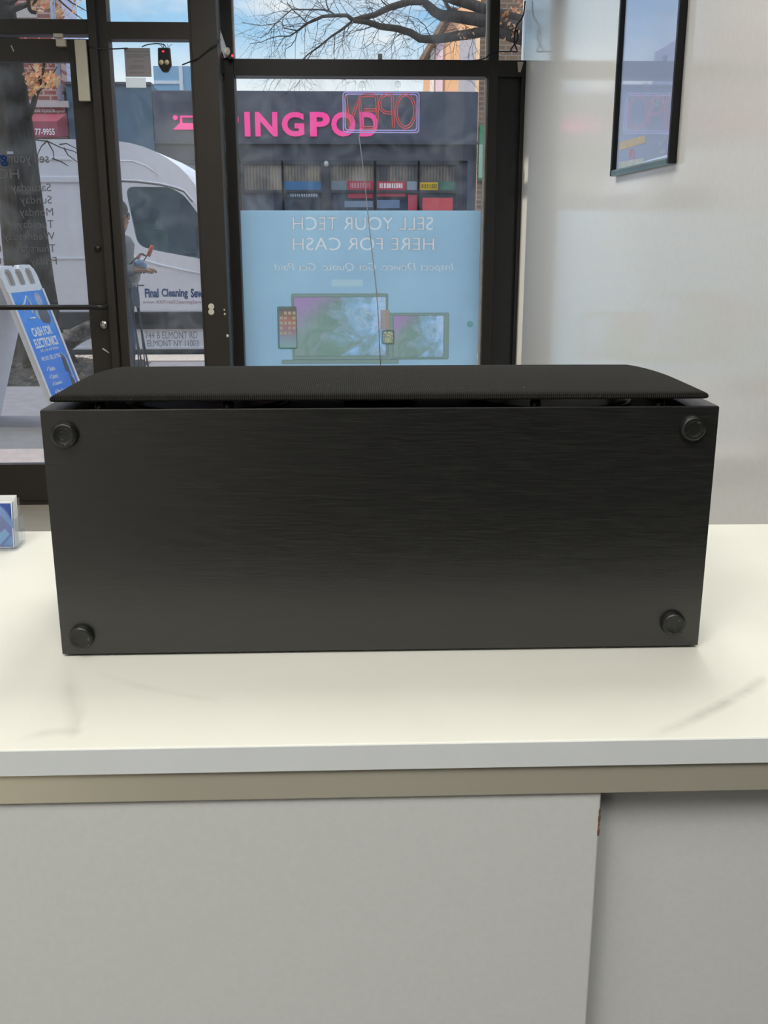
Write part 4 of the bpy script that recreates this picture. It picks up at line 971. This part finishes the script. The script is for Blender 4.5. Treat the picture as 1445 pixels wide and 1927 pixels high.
# ---- person with a folding cart
pr_root = thing('person', (-1.995, 9.0, ZS), 'person in glasses and grey sleeve outside the sidelight holding a cart handle', 'person')
SKIN = simple('skin', 'a8816c', .6, var=.05, scale=20); HAIR = simple('dark_hair', '2b2724', .7)
V = []; E_ = []; RD = []
def nd(p, r_, par=None):
    V.append(p); RD.append(r_)
    if par is not None: E_.append((par, len(V) - 1))
    return len(V) - 1
pel = nd((0, 0, .90), (.15, .11)); spn = nd((0, 0, 1.08), (.14, .10), pel); che = nd((-.01, 0, 1.26), (.15, .11), spn); nk = nd((.0, 0, 1.40), .055, che); hb_ = nd((.025, 0, 1.475), (.065, .07), nk); hm = nd((.035, 0, 1.555), (.078, .095), hb_); ht_ = nd((.02, 0, 1.62), (.065, .075), hm)
nose = nd((.100, 0, 1.548), .018, hm); tip = nd((.116, 0, 1.537), .012, nose); chin = nd((.078, 0, 1.476), .034, hb_); lip = nd((.088, 0, 1.506), .034, chin)
for s_ in (-1, 1):
    ear = nd((.015, s_ * .085, 1.55), .018, hm)
    sh = nd((-.01, s_ * .17, 1.34), .062, che)
    el = nd((.05, s_ * .21, 1.10), .045, sh); wr = nd((.185, s_ * .12 + (-.05), 1.115), .028, el); pm = nd((.232, s_ * .10 - .05, 1.11), (.030, .018), wr)
    hp = nd((0, s_ * .09, .86), .095, pel); kn = nd((.05 if s_ < 0 else -.03, s_ * .10, .49), .062, hp); an = nd((.02 if s_ < 0 else -.16, s_ * .10, .09), .042, kn); toe = nd((.16 if s_ < 0 else -.02, s_ * .11, .04), .036, an)
bo = skin_mesh('body', V, E_, RD, SKIN, pr_root)
hd_ = MB(); hd_.bm.from_mesh(bo.data)
hd_.ball((.022, 0, 1.575), .092, (1.0, .84, 1.0), 24).ball((.058, 0, 1.515), .056, (1.0, .88, 1.0), 20).ball((.080, 0, 1.482), .028, (1.0, 1.0, .8), 16)      # cranium, jaw, chin
hd_.ball((.104, 0, 1.545), .016, (1.2, .75, 1.5), 14).ball((.118, 0, 1.534), .0125, (1.1, .95, .8), 12).ball((.100, 0, 1.505), .015, (.9, 1.5, .8), 12)     # nose, lips
for s_ in (-1, 1):       # palms, four fingers each, thumbs
    hy = s_ * .10 - .05
    hd_.tube([(.17, s_ * .12 - .05, 1.115), (.20, hy + s_ * .008, 1.113), (.225, hy, 1.112)], [.026, .025, .026], 14); hd_.ball((.238, hy, 1.111), .040, (1.0, .92, .40), 16)
    for ln, dy in ((.062, .029), (.073, .0095), (.068, -.0105), (.052, -.029)):
        f0 = Vector((.258, hy + dy, 1.113)); f1 = f0 + Vector((ln * .45, dy * .12, -.002)); f2 = f0 + Vector((ln * .72, dy * .16, -.013)); f3 = f0 + Vector((ln * .82, dy * .18, -.030))
        hd_.tube([f0 - Vector((.012, 0, 0)), f0, f1, f2, f3], [.0095, .0092, .0088, .0083, .0068], 12); hd_.ball(f3, .0070, (1, 1, 1), 10)
    t0 = Vector((.222, hy - s_ * .030, 1.104)); hd_.tube([t0, t0 + Vector((.022, -s_ * .014, -.006)), t0 + Vector((.046, -s_ * .012, -.014))], [.0125, .0105, .0085], 12); hd_.ball(t0 + Vector((.046, -s_ * .012, -.014)), .0086, (1, 1, 1), 10)
for s_ in (-1, 1): hd_.ball((.012, s_ * .078, 1.548), .022, (.75, .4, 1.4), 12)                                                                # ears
bmesh.ops.recalc_face_normals(hd_.bm, faces=hd_.bm.faces); hd_.bm.to_mesh(bo.data); hd_.bm.free()
rm = bo.modifiers.new('remesh', 'REMESH'); rm.mode = 'VOXEL'; rm.voxel_size = .0044; rm.use_smooth_shade = True
sm_ = bo.modifiers.new('smooth', 'SMOOTH'); sm_.iterations = 2; sm_.factor = .4
def limb(name, pts, rad, mat, sc=1):
    o = obj(name, MB().tube(pts, rad, 16), mat, pr_root, local=True, smooth=True); return o
GREYSL = simple('grey_knit', '77797f', .9, var=.1); DENIM = simple('blue_denim', '3f4c66', .9, var=.1); SHOE = simple('dark_shoe', '2a2a2e', .7)
m = MB(); m.lathe([(.16, .0), (.175, .05), (.165, .2), (.175, .36), (.19, .44), (.15, .50), (.075, .53)], (-.005, 0, .88), (0, 0, 1), 28)
for v in m.bm.verts: v.co.x = v.co.x * .82
for s_ in (-1, 1): m.tube([(-.01, s_ * .12, 1.34), (-.01, s_ * .18, 1.33), (.05, s_ * .215, 1.10), (.10, s_ * .18 - .02, 1.10), (.165, s_ * .125 - .047, 1.114)], [.07, .072, .06, .055, .045], 16)
obj('jacket', m, GREYSL, pr_root, local=True)
m = MB()
m.lathe([(.165, 0), (.165, .10), (.15, .16)], (0, 0, .80), (0, 0, 1), 24)
for s_ in (-1, 1): m.tube([(0, s_ * .09, .86), (.05 if s_ < 0 else -.03, s_ * .10, .49), (.02 if s_ < 0 else -.16, s_ * .10, .10)], [.112, .082, .07], 16)
obj('trousers', m, DENIM, pr_root, local=True)
for s_ in (-1, 1):
    x = .02 if s_ < 0 else -.16; obj('shoe', MB().ball((x + .07, s_ * .105, .052), .075, (1.9, .7, .72), 16), SHOE, pr_root, local=True)
obj('hair', MB().ball((.005, 0, 1.605), .112, (1.0, .92, .92), 20).ball((-.03, 0, 1.55), .10, (.85, .93, 1.0), 16), HAIR, pr_root, local=True)
m = MB()
for s_ in (-1, 1):
    m.tube([(.112 + .0 * math.sin(a), s_ * .036 + .026 * math.cos(a), 1.562 + .02 * math.sin(a)) for a in [k * math.pi / 8 for k in range(17)]], .0045, 6); m.tube([(.112, s_ * .062, 1.568), (.06, s_ * .088, 1.566), (.01, s_ * .092, 1.562)], .004, 6)
m.tube([(.112, -.01, 1.566), (.118, 0, 1.568), (.112, .01, 1.566)], .0035, 6)
obj('glasses', m, BLACKPL, pr_root, local=True)
EYEW = simple('eye_white', 'd8d4cc', .3)
for s_ in (-1, 1): obj('eye', MB().ball((.095, s_ * .034, 1.562), .012, (1, 1, 1), 10), EYEW, pr_root, local=True)
obj('mouth', MB().ball((.106, 0, 1.502), .016, (.8, 1.5, .35), 10), simple('lips', '8a5a52', .6), pr_root, local=True)
# the cart
fy9 = 8.86
cart = thing('folding_cart', (at(260, 560, fy9).x, fy9, ZS), 'thin folding cart frame with orange grips and a pale bag in front of the van', 'cart')
CF = simple('grey_cart_tube', '565b62', .4, .5); ORG_G = simple('orange_grip', 'c8553f', .5); PB = simple('pale_blue_cloth', '7fa6cc', .8); BAGM = simple('pale_grey_bag', 'a9aaa8', .9, var=.1)
c_ = lambda px, py, dy=0: at(px, py, fy9) + Vector((0, dy, 0))
zf = ZS + .012; bx0, bx1 = c_(228, 590).x, c_(272, 590).x
m = MB()
for dy in (-.12, .12):
    m.tube([c_(236, 508, dy), c_(242, 540, dy), c_(255, 588, dy), Vector((bx1, fy9 + dy, zf + .07))], .008, 8)
    m.tube([c_(251, 530, dy), c_(242, 552, dy), c_(236, 575, dy), Vector((bx0, fy9 + dy, zf + .07))], .008, 8)
    m.tube([c_(253, 530, dy), c_(257, 590, dy), Vector((bx1 - .04, fy9 + dy, zf + .07))], .006, 8)
m.tube([c_(236, 508, -.12), c_(236, 508, .12)], .008, 8); m.tube([c_(251, 530, -.12), c_(251, 530, .12)], .008, 8)
m.tube([c_(236, 508), c_(250, 492), c_(263, 478, .0), c_(276, 482), c_(280, 478)], .007, 8); m.tube([c_(262, 479), c_(268, 477), c_(276, 482), c_(271, 490), c_(255, 496)], .006, 8); m.tube([c_(270, 507), c_(271, 515)], .007, 8)
obj('frame', m, CF, cart)
obj('grip', MB().tube([c_(279, 482), c_(287, 462)], [.017, .016], 12), ORG_G, cart); obj('grip', MB().tube([c_(259, 488), c_(263, 479)], [.014, .013], 12), ORG_G, cart)
b = MB().ball(c_(264, 495, -.02), .05, (1.05, .5, .5), 16).ball(c_(272, 500, -.02), .035, (.7, .5, .9), 14)
for v_ in b.bm.verts: v_.co += Vector((0, 0, .007 * math.sin(v_.co.x * 190) + .005 * math.sin(v_.co.x * 90 + v_.co.z * 160)))
obj('cloth_wrap', b, PB, cart)
m = MB(); m.prism([(c_(243, 516).x, c_(243, 516).z), (c_(264, 514).x, c_(264, 514).z), (c_(262, 526).x, c_(262, 526).z), (c_(257, 539).x, c_(257, 539).z), (c_(252, 536).x, c_(252, 536).z), (c_(247, 526).x, c_(247, 526).z)], lambda u, v, dd: (u, fy9 + dd, v), -.05, .05)
obj('bag', m, BAGM, cart, .02)
for dy in (-.15, .15): obj('wheel', MB().lathe([(.03, 0), (.075, 0), (.08, .006), (.08, .02), (.075, .026), (.03, .026)], (bx1, fy9 + dy + .013, zf + .068), (0, -1, 0), 24), TY, cart)
for dy in (-.14, .14): obj('foot_cap', MB().lathe([(.012, -.075), (.012, .0)], (bx0, fy9 + dy * .857, zf + .07), (0, 0, 1), 12), TY, cart)

# ================================================================== BUILDINGS ACROSS THE STREET
BY = 25.0; by = lambda px, py: (at(px, py, BY).x, at(px, py, BY).z)
SLATE = simple('slate_grey_fascia', '4b4e5c', .6, var=.06, scale=1.5); SLATE2 = simple('dark_grey_frieze', '43454f', .6, var=.05, scale=1.5); FRAMEC = simple('dark_window_frame', '34363e', .5)
_p = Mat('hot_pink_added_glow'); PINK = _p.bsdf(lin('ff4a9c'), rough=.4, **{'Emission Color': lin('ff3f96'), 'Emission Strength': .32})  # weak emission added to brighten the pink letters
pb0, pb1 = by(294, 300)[0], by(897, 300)[0]; ptop = by(700, 172)[1]
pb = thing('storefront_building', ((pb0 + pb1) / 2, BY + 4, -.02), 'dark grey storefront across the street with big pink lettering', 'building')
wallm = MB(); wz0 = by(700, 452)[1]; wtop = by(700, 310)[1]
wx = [by(a, 330)[0] for a in (457, 530, 533.5, 604.5, 622, 704, 707.5, 786, 789.5, 859)]
zf0 = by(600, 302)[1]
wallm.box(pb0, pb1, BY + .12, BY + 8, -.02, ptop - .25); obj('wall', wallm, SLATE, pb)
obj('fascia', MB().box(pb0, pb1, BY - .05, BY + .119, by(700, 268)[1], ptop), SLATE, pb, .02)
obj('cornice', MB().box(pb0, pb1, BY - .12, BY - .0505, by(700, 268)[1] - .05, by(700, 268)[1] + .02), SLATE2, pb)
obj('frieze', MB().box(pb0, pb1, BY, BY + .119, zf0, by(700, 268)[1] - .051), SLATE2, pb)
xfl, xfr = by(440, 330)[0] - 3.2, by(879, 330)[0]
obj('pier', MB().box(xfr + .001, pb1, BY, BY + .119, -.02, zf0 - .001), SLATE, pb); obj('pier', MB().box(pb0, pb0 + .5, BY, BY + .119, -.02, zf0 - .001), SLATE, pb)
SHOPGL = Mat('street_window_glass'); f = SHOPGL.noise(1.2, 5, SHOPGL.coord((1, 1, 1)), .6, 1.2); SHOPGL = SHOPGL.bsdf(SHOPGL.ramp(f, [(.35, lin('2a303c')), (.5, lin('3c4656')), (.65, lin('56606e'))]), rough=.12, spec=.6)
STRIPE_PANE = Mat('striped_upper_pane'); tq = STRIPE_PANE.new('ShaderNodeTexCoord'); sx = STRIPE_PANE.new('ShaderNodeSeparateXYZ'); STRIPE_PANE.l.new(tq.outputs['Object'], sx.inputs[0])  # upper panes: brownish mottle with vertical stripes
f = STRIPE_PANE.noise(.9, 4, STRIPE_PANE.coord((1, 1, .6)), .5, .8); st_ = STRIPE_PANE.math('MULTIPLY', STRIPE_PANE.math('SINE', STRIPE_PANE.math('MULTIPLY', sx.outputs[0], 2 * math.pi / .075)), .045)
STRIPE_PANE = STRIPE_PANE.bsdf(STRIPE_PANE.ramp(STRIPE_PANE.math('ADD', f, st_), [(.35, lin('4a4a50')), (.48, lin('7a7168')), (.58, lin('9c8f7c')), (.7, lin('8d96a0'))]), rough=.15, spec=.6)
zm0, zm1 = by(600, 360)[1] - .03, by(600, 360)[1] + .03
wxl = [pb0 + .56, wx[0] - .12] + wx
def swin(xa, xb):
    f_ = obj('window', MB().plate([[(xa - .05, .3), (xb + .05, .3), (xb + .05, zf0 - .002), (xa - .05, zf0 - .002)], [(xa, .5), (xb, .5), (xb, zm0), (xa, zm0)], [(xa, zm1), (xb, zm1), (xb, wtop), (xa, wtop)]], lambda u, v, dd: (u, BY + dd, v), .0, .10), FRAMEC, pb)
    obj('pane', MB().box(xa, xb, BY + .06, BY + .08, .5, zm0), SHOPGL, f_); obj('pane', MB().box(xa, xb, BY + .06, BY + .08, zm1, wtop), STRIPE_PANE, f_)
    return f_
wins = [swin(wxl[i], wxl[i + 1]) for i in range(0, len(wxl), 2)]
obj('pier', MB().box(by(607, 330)[0], by(619, 330)[0], BY - .02, BY - .001, .0, zf0 - .003), FRAMEC, pb)
fb = lambda u, v, dd: (u, BY - .052 - dd, v)
m = MB()
for ch, l_, r_ in (('P', 418, 451), ('I', 460, 472), ('N', 480, 523), ('G', 530, 573), ('P', 583, 621), ('O', 623, 669), ('D', 676, 711)):
    a, b = by(l_, 211.5), by(r_, 257.5)
    if ch == 'I': m.prism([(a[0], b[1]), (b[0], b[1]), (b[0], a[1]), (a[0], a[1])], fb, 0, .05)
    else: m.text(ch, fb, (a[0] + b[0]) / 2, (a[1] + b[1]) / 2, b[0] - a[0], a[1] - b[1], .05, False, .035)
k = obj('lettering', m, PINK, pb); k['label'] = 'hot pink lettering'
m = MB(); c0 = by(331, 222); m.lathe([(.055, 0), (.055, .05)], (c0[0], BY - .0525, c0[1]), (0, -1, 0), 20)
Q = lambda *s_: [by(a, b) for a, b in s_]
m.prism(Q((340, 232), (340, 218.5), (396, 218.5), (396, 232), (392, 232), (392, 222), (344, 222), (344, 232)), fb, 0, .05); m.prism(Q((327, 244.5), (339.5, 232.3), (396.5, 232.3), (408, 244.5)), fb, 0, .05)
k = obj('logo', m, PINK, pb); k['label'] = 'hot pink table emblem'
obj('wall_lamp', MB().ball((*[by(614, 309)[0]], BY - .08, by(614, 309)[1]), .06, (1, 1, 1.2), 10), simple('pale_lamp', 'b9bbb8', .4), pb)
# street reflections in those windows, built as flat coloured panels
def refl_panel(l_, r_, t_, b_, hexc, name='window_sign', parent=None, body=None, tcol=None, bold=.02):  # window_sign: coloured panel standing in for a street reflection
    a, b = by(l_, t_), by(r_, b_); o = obj(name, MB().box(a[0], b[0], BY + .045, BY + .058, b[1], a[1]), simple(name + '_' + hexc, hexc, .5), parent)
    if body:
        m = MB(); x = a[0] + (b[0] - a[0]) * .1; rs = random.Random(body); zc_ = (a[1] + b[1]) / 2; hh_ = (a[1] - b[1]) * .3      # blurred, unreadable strokes
        while x < b[0] - (b[0] - a[0]) * .1:
            wd = rs.uniform(.02, .05); k_ = rs.uniform(.7, 1.0)
            m.prism([(x, zc_ - hh_ * k_), (x + wd, zc_ - hh_), (x + wd, zc_ + hh_ * k_), (x, zc_ + hh_)], lambda u, v, dd: (u, BY + .0445 - dd, v), 0, .003); x += wd + rs.uniform(.012, .03)
        obj('lettering', m, simple('reflected_ink', tcol, .5), o)  # lettering strokes are part of the painted reflection
W = wins[1:]
refl_panel(534, 604, 341, 357.5, '3c6f9c', parent=W[1]); refl_panel(623, 652, 340, 357.5, '74808a', parent=W[2]); refl_panel(654, 702, 340, 357.5, 'b23a4c', parent=W[2], body='REPAIR', tcol='c98a90', bold=0); refl_panel(709, 763, 341, 357.5, 'bb3347', parent=W[3], body='METRO', tcol='f2e2e2', bold=.04)
refl_panel(766, 785, 341, 357.5, '8c98a4', parent=W[3]); refl_panel(790, 824, 343, 357.5, 'd9b21f', parent=W[4], body='CASH', tcol='8c7412'); refl_panel(827, 858, 342, 357.5, '2f6a58', parent=W[4])
refl_panel(654, 702, 362, 373, 'a8384a', parent=W[2]); refl_panel(709, 763, 362, 370, 'b03a4c', parent=W[3]); refl_panel(795, 852, 372, 396, 'd85058', parent=W[4]); refl_panel(768, 785, 366, 396, 'c0485c', parent=W[3])
refl_panel(540, 600, 362, 372, '3d4458', parent=W[1], body='BARBERSHOP', tcol='a9b2bc', bold=0); refl_panel(648, 702, 378, 390, '76889f', parent=W[2]); refl_panel(709, 752, 376, 392, '6d83a0', parent=W[3])

# blue grey shop to the left of it
BLUEG = simple('blue_grey_cladding', '4a6478', .6, var=.10, scale=.8)
x0, x1 = by(134, 300)[0], pb0 - .02; tz = by(250, 160)[1]
bb = thing('blue_building', ((x0 + x1) / 2, BY + 3, -.02), 'plain blue grey flat building across the street beyond the van roof', 'building')
obj('wall', MB().box(x0, x1, BY + .02, BY + 7, -.02, tz), BLUEG, bb); obj('coping', MB().box(x0 - .0, x1, BY - .05, BY + .4, tz, tz + .06), SLATE2, bb)
# pale blue upper storey behind
YB = 36.0; g_ = lambda px, py: (at(px, py, YB).x, at(px, py, YB).z)
lb = thing('light_blue_building', (g_(325, 150)[0], YB + 2, -.02), 'light blue rooftop storey with white trim behind the storefront', 'building')
a, b = g_(288, 124), g_(345, 160)
obj('wall', MB().prism([(a[0], -.02), (b[0] + 1.2, -.02), (b[0] + 1.2, g_(356, 150)[1]), (b[0] + .35, a[1]), (a[0], a[1])], lambda u, v, dd: (u, YB + dd, v), 0, 5), simple('light_blue_siding', '7fa9c4', .6), lb)
obj('trim_band', MB().box(a[0], b[0], YB - .05, YB - .001, g_(300, 158)[1], g_(300, 152)[1]), simple('white_trim', 'd5dbe0', .5), lb); obj('trim_band', MB().box(b[0] - .12, b[0], YB - .06, YB - .001, -.02 + 2, a[1]), simple('white_trim2', 'd5dbe0', .5), lb)
# brick building with awning on the far left
M = Mat('red_brick'); tq = M.coord((1, 1, 1), (R(90), 0, 0)); br = M.new('ShaderNodeTexBrick'); br.inputs['Scale'].default_value = 1; br.inputs['Brick Width'].default_value = .30; br.inputs['Row Height'].default_value = .115; br.inputs['Mortar Size'].default_value = .018
br.inputs['Color1'].default_value = (*lin('87483f'), 1); br.inputs['Color2'].default_value = (*lin('9b5a50'), 1); br.inputs['Mortar'].default_value = (*lin('b99a92'), 1); M.l.new(tq, br.inputs['Vector'])
BRICK = M.bsdf(br.outputs[0], rough=.9)
x1 = by(117, 150)[0]; x0 = x1 - 6
bk = thing('brick_building', ((x0 + x1) / 2, BY + 4, -.02), 'red brick building behind the autumn leaves at the far left', 'building')
obj('wall', MB().box(x0, x1, BY, BY + .45, -.02, 9.5), BRICK, bk)
LAVS = Mat('lavender_siding'); tq = LAVS.new('ShaderNodeTexCoord'); sx = LAVS.new('ShaderNodeSeparateXYZ'); LAVS.l.new(tq.outputs['Object'], sx.inputs[0])
f = LAVS.math('FRACT', LAVS.math('MULTIPLY', sx.outputs[2], 6.0)); LAVS = LAVS.bsdf(LAVS.ramp(f, [(.0, lin('8f8fae')), (.18, lin('b9bad6')), (1, lin('c8c9e2'))]), rough=.7)
k = obj('side_wall', MB().box(x0, x1 - .01, BY + .4505, BY + 1.9, -.02, 9.3), LAVS, bk); k['label'] = 'lavender clapboard side wall'
zr_ = at(236, 92, 29).z
obj('rear_wing', MB().box(x0, x1 - .01, BY + 1.9005, BY + 4.0, -.02, zr_), LAVS, bk); obj('corner_board', MB().box(x1 - .009, x1 + .03, BY + 3.85, BY + 4.0, -.02, zr_), simple('white_corner', 'dfe3ea', .5), bk)
l0 = by(128, 191)[1]; l1 = by(128, 203)[1]
obj('stone_ledge', MB().box(x0, x1 + .12, BY - .12, BY - .0005, l1, l0), simple('pale_stone', 'b3aaa5', .8, var=.12, scale=4), bk)
obj('drainpipe', MB().tube([(x1 - .06, BY - .08, l0 + .01), (x1 - .06, BY - .08, 9.3)], .055, 10), simple('pale_blue_pipe', 'a9b4cc', .5), bk)
obj('window_panel', MB().box(x0 + 3.6, x1 - .45, BY - .04, BY - .001, by(60, 34)[1], by(60, 14)[1]), simple('pale_render', 'b8ada6', .8), bk)
m = MB(); zt_, zb_ = by(60, 213)[1], by(60, 264)[1]; zm_ = by(60, 236)[1]; xr_ = by(128, 240)[0]
m.prism([(BY - .0005, zt_), (BY - .9, zm_), (BY - .9, zb_), (BY - .86, zb_), (BY - .0005, zb_ + .1)], lambda u, v, dd: (dd, u, v), x0 + .2, xr_)
aw = obj('awning', m, simple('burgundy_canvas', '9c4254', .8, var=.06), bk); aw['label'] = 'burgundy awning'
m = MB(); a = at(66, 248, BY - .9); b = at(103, 248, BY - .9); m.text('77-9955', lambda u, v, dd: (u, BY - .902 - dd, v), (a.x + b.x) / 2, a.z, b.x - a.x, .14, .004, False, .02); obj('lettering', m, simple('white_paint', 'eae4e6', .5), aw)
m = MB(); a, b = by(62, 208), by(103, 208); m.text('SEW TOOL B', lambda u, v, dd: (u, BY - .002 - dd, v), (a[0] + b[0]) / 2, a[1] - .005, b[0] - a[0], .07, .004, False, .02); obj('lettering', m, simple('white_paint2', 'eae4e6', .5), bk)

# right-hand neighbours
x0 = pb1 + .01
nb = thing('neighbour_building', (x0 + 3, BY + 4, -.02), 'tall tan brick building at the right edge of the pink lettered storefront', 'building')
M = Mat('tan_brick'); tq = M.coord((1, 1, 1), (R(90), 0, 0)); br = M.new('ShaderNodeTexBrick'); br.inputs['Scale'].default_value = 1; br.inputs['Brick Width'].default_value = .3; br.inputs['Row Height'].default_value = .11; br.inputs['Mortar Size'].default_value = .014
br.inputs['Color1'].default_value = (*lin('8d7059'), 1); br.inputs['Color2'].default_value = (*lin('7a604c'), 1); br.inputs['Mortar'].default_value = (*lin('9b8a7c'), 1); M.l.new(tq, br.inputs['Vector'])
TAN = M.bsdf(br.outputs[0], rough=.9)
obj('wall', MB().prism([(x0, BY), (x0 + 7, BY), (x0 + 7, BY + 8), (x0 + 1.4, BY + 8)], lambda u, v, dd: (u, v, dd), -.02, 7.6), TAN, nb)
a, b = by(899, 237), by(930, 340)
sgn_ = obj('blade_sign', MB().box(a[0] + .03, a[0] + .55, BY - .18, BY - .02, b[1], a[1]), simple('green_sign', '2f8a62', .5), nb); sgn_['label'] = 'green hanging sign'
obj('sign_panel', MB().box(a[0] + .02, a[0] + .3, BY - .19, BY - .181, b[1] + .05, b[1] + .8), simple('pale_green_panel', '9cc0a8', .5), sgn_)
# peach house behind
HY = 34.0; HK = .8; HX0 = 3.4
def h_(px, py):
    d_ = ray(px, py); t_ = (HY + HK * HX0) / (d_.y + HK * d_.x); q_ = CAM + d_ * t_; return (q_.x, q_.z)
hn = Vector((HK, 1, 0)).normalized()
def hf(u, v, dd): return (u + hn.x * dd, HY - HK * (u - HX0) + hn.y * dd, v)
hs = thing('peach_house', (h_(870, 100)[0], HY + 3, -.02), 'peach and pink clapboard house with sloping roof behind the storefront', 'house')
PEACH = simple('peach_siding', 'f0b98a', .7, var=.05, scale=3)
g1 = h_(797, 128); g2 = h_(858, 22)
obj('wall', MB().prism([(g1[0] - .3, -.02), (h_(906, 60)[0], -.02), (h_(906, 60)[0], h_(906, -8)[1]), (h_(880, -8)[0], h_(880, -8)[1]), (g2[0], g2[1]), (g1[0] + .02, g1[1])], hf, 0, 6), PEACH, hs)
def hband(name, l_, r_, t_, hexc, d_):
    a = h_(l_, t_); b = h_(r_, 175); obj(name, MB().prism([(a[0], 2.0), (b[0], 2.0), (b[0], a[1]), (a[0], a[1])], hf, -d_, -.0005), simple(name + hexc, hexc, .7, var=.04), hs)
hband('siding_panel', 812, 818, 92, 'f8f0ea', .06); hband('siding_panel', 822, 834, 74, 'efd0d6', .05); hband('siding_panel', 866, 899, 72, 'b5b2bb', .05); hband('corner_board', 899, 905, 60, 'f0cba8', .08)
a_, b_ = h_(793, 134), h_(860, 16)
dv = Vector((b_[0] - a_[0], 0, b_[1] - a_[1])).normalized(); nn = Vector((-dv.z, 0, dv.x)) * .12
obj('roof_edge', MB().prism([(a_[0], a_[1]), (b_[0], b_[1]), (b_[0] + nn.x, b_[1] + nn.z), (a_[0] + nn.x, a_[1] + nn.z)], hf, -.25, 6.2), simple('brown_roof', '8b705c', .8), hs)

# ---- bare tree in front of it
TYD = 14.0; tp = lambda px, py, d=0: at(px, py, TYD + d)
bt = thing('bare_tree', (tp(1075, 300).x, TYD, -.15), 'bare tree with dark spreading branches above the display window', 'tree')
tx = tp(1075, 300).x
BARK3 = m_bark('branch_bark', '2f2a27', '5a5049')
m = MB(); m.tube([(tx, TYD, -.2), (tx, TYD, .4), (tx - .02, TYD, 1.5), (tx - .08, TYD, 2.8), (tx - .2, TYD, 3.6), (tx - .3, TYD, 4.6), (tx - .2, TYD, 6.2)], [.36, .28, .25, .24, .24, .17, .10], 18)
obj('trunk', m, BARK3, bt)
limbs = [
    ([(1050, 95), (985, 75), (940, 60), (915, 58), (886, 64), (857, 68), (835, 72), (815, 74), (790, 73), (774, 62), (749, 54), (716, 50), (690, 41), (664, 38)], .085, .034),
    ([(1052, 80), (985, 55), (950, 44), (915, 39), (886, 35), (857, 31), (830, 29), (819, 23), (807, 12), (796, 2), (770, 3), (732, 14.5), (705, 28), (664, 38)], .115, .03),
    ([(1040, 60), (985, 42), (940, 28), (915, 19), (886, 8), (857, 0), (830, -10)], .09, .06),
    ([(664, 38), (653, 29), (632, 29), (607, 31), (592, 38), (578, 44), (560, 58)], .030, .014), ([(662, 41), (640, 58), (624, 68), (600, 88), (580, 102), (566, 116)], .018, .008),
    ([(578, 44), (574, 40), (566, 32), (550, 18), (540, 5)], .010, .006), ([(632, 29), (618, 20), (600, 18), (560, 18), (550, 17), (530, 34), (515, 48), (505, 62), (490, 72)], .013, .004),
    ([(620, 22), (615, 10), (612, -5)], .010, .007), ([(560, 58), (545, 68), (525, 68), (508, 72), (490, 80), (470, 82)], .010, .003), ([(560, 58), (556, 74), (548, 86), (538, 92), (534, 108)], .008, .003),
    ([(560, 58), (535, 53), (528, 40), (515, 45), (495, 48), (475, 46), (455, 42)], .008, .003), ([(749, 54), (742, 70), (738, 86), (724, 98)], .007, .003), ([(716, 50), (708, 62), (700, 80), (684, 92)], .006, .003), ([(732, 14), (720, 4), (712, -8)], .01, .006),
    ([(770, 3), (752, -4), (740, -12)], .016, .01), ([(815, 74), (806, 62), (800, 48), (786, 36), (770, 30)], .008, .003), ([(857, 31), (846, 18), (838, 4), (830, -8)], .03, .018),
]
m = MB(); tips = []
def jit(P, a): return [q + Vector((0, random.uniform(-a, a), 0)) for q in P]
for seq, r0, r1 in limbs:
    P = [tp(a, b) for a, b in seq]; n = len(P); yo = 0
    rr = [r0 + (r1 - r0) * (k / (n - 1)) ** .8 for k in range(n)]
    m.tube(P, rr, 10 if r0 > .02 else 6)
    for k in range(n - 1): tips.append((P[k], P[k + 1], rr[k]))
obj('limbs', m, BARK3, bt)
m = MB()
def twig(p, d, ln, r_, depth):
    P = [p]; q = p.copy()
    steps = 5
    for i in range(steps):
        d = (d + Vector((random.uniform(-.3, .3), random.uniform(-.25, .25), random.uniform(-.34, .26)))).normalized(); q = q + d * ln / steps; P.append(q.copy())
        if depth > 0 and i >= 1 and random.random() < .62:
            s = random.choice((-1, 1)); ax = Vector((0, 1, 0)); nd_ = Matrix.Rotation(s * random.uniform(.4, 1.0), 3, ax) @ d
            twig(q.copy(), nd_, ln * random.uniform(.4, .65), r_ * .62, depth - 1)
    m.tube(P, [r_ * (1 - .75 * k / steps) for k in range(steps + 1)], 4, False)
for a, b, r_ in tips:
    if r_ > .075: continue
    L_ = (b - a).length; cnt = max(1, int(L_ / .055))
    for i in range(cnt):
        if random.random() < .08: continue
        p = a.lerp(b, random.random()); d0 = (b - a).normalized(); s = random.choice((-1, 1))
        d1 = Matrix.Rotation(s * random.uniform(.4, 1.1), 3, Vector((0, 1, 0))) @ d0
        twig(p, d1, random.uniform(.25, .68), min(.0055, r_ * .5), 2)
obj('twigs', m, BARK3, bt)
m = MB()
for i in range(70):
    px, py = random.gauss(962, 16), random.gauss(30, 24); leaf(m, tp(px, py, random.uniform(-.3, .3)), random.uniform(.03, .05))
for i in range(24): leaf(m, tp(random.gauss(875, 10), random.gauss(64, 10), random.uniform(-.2, .2)), random.uniform(.02, .035))
obj('leaves', m, LEAF.m, bt)
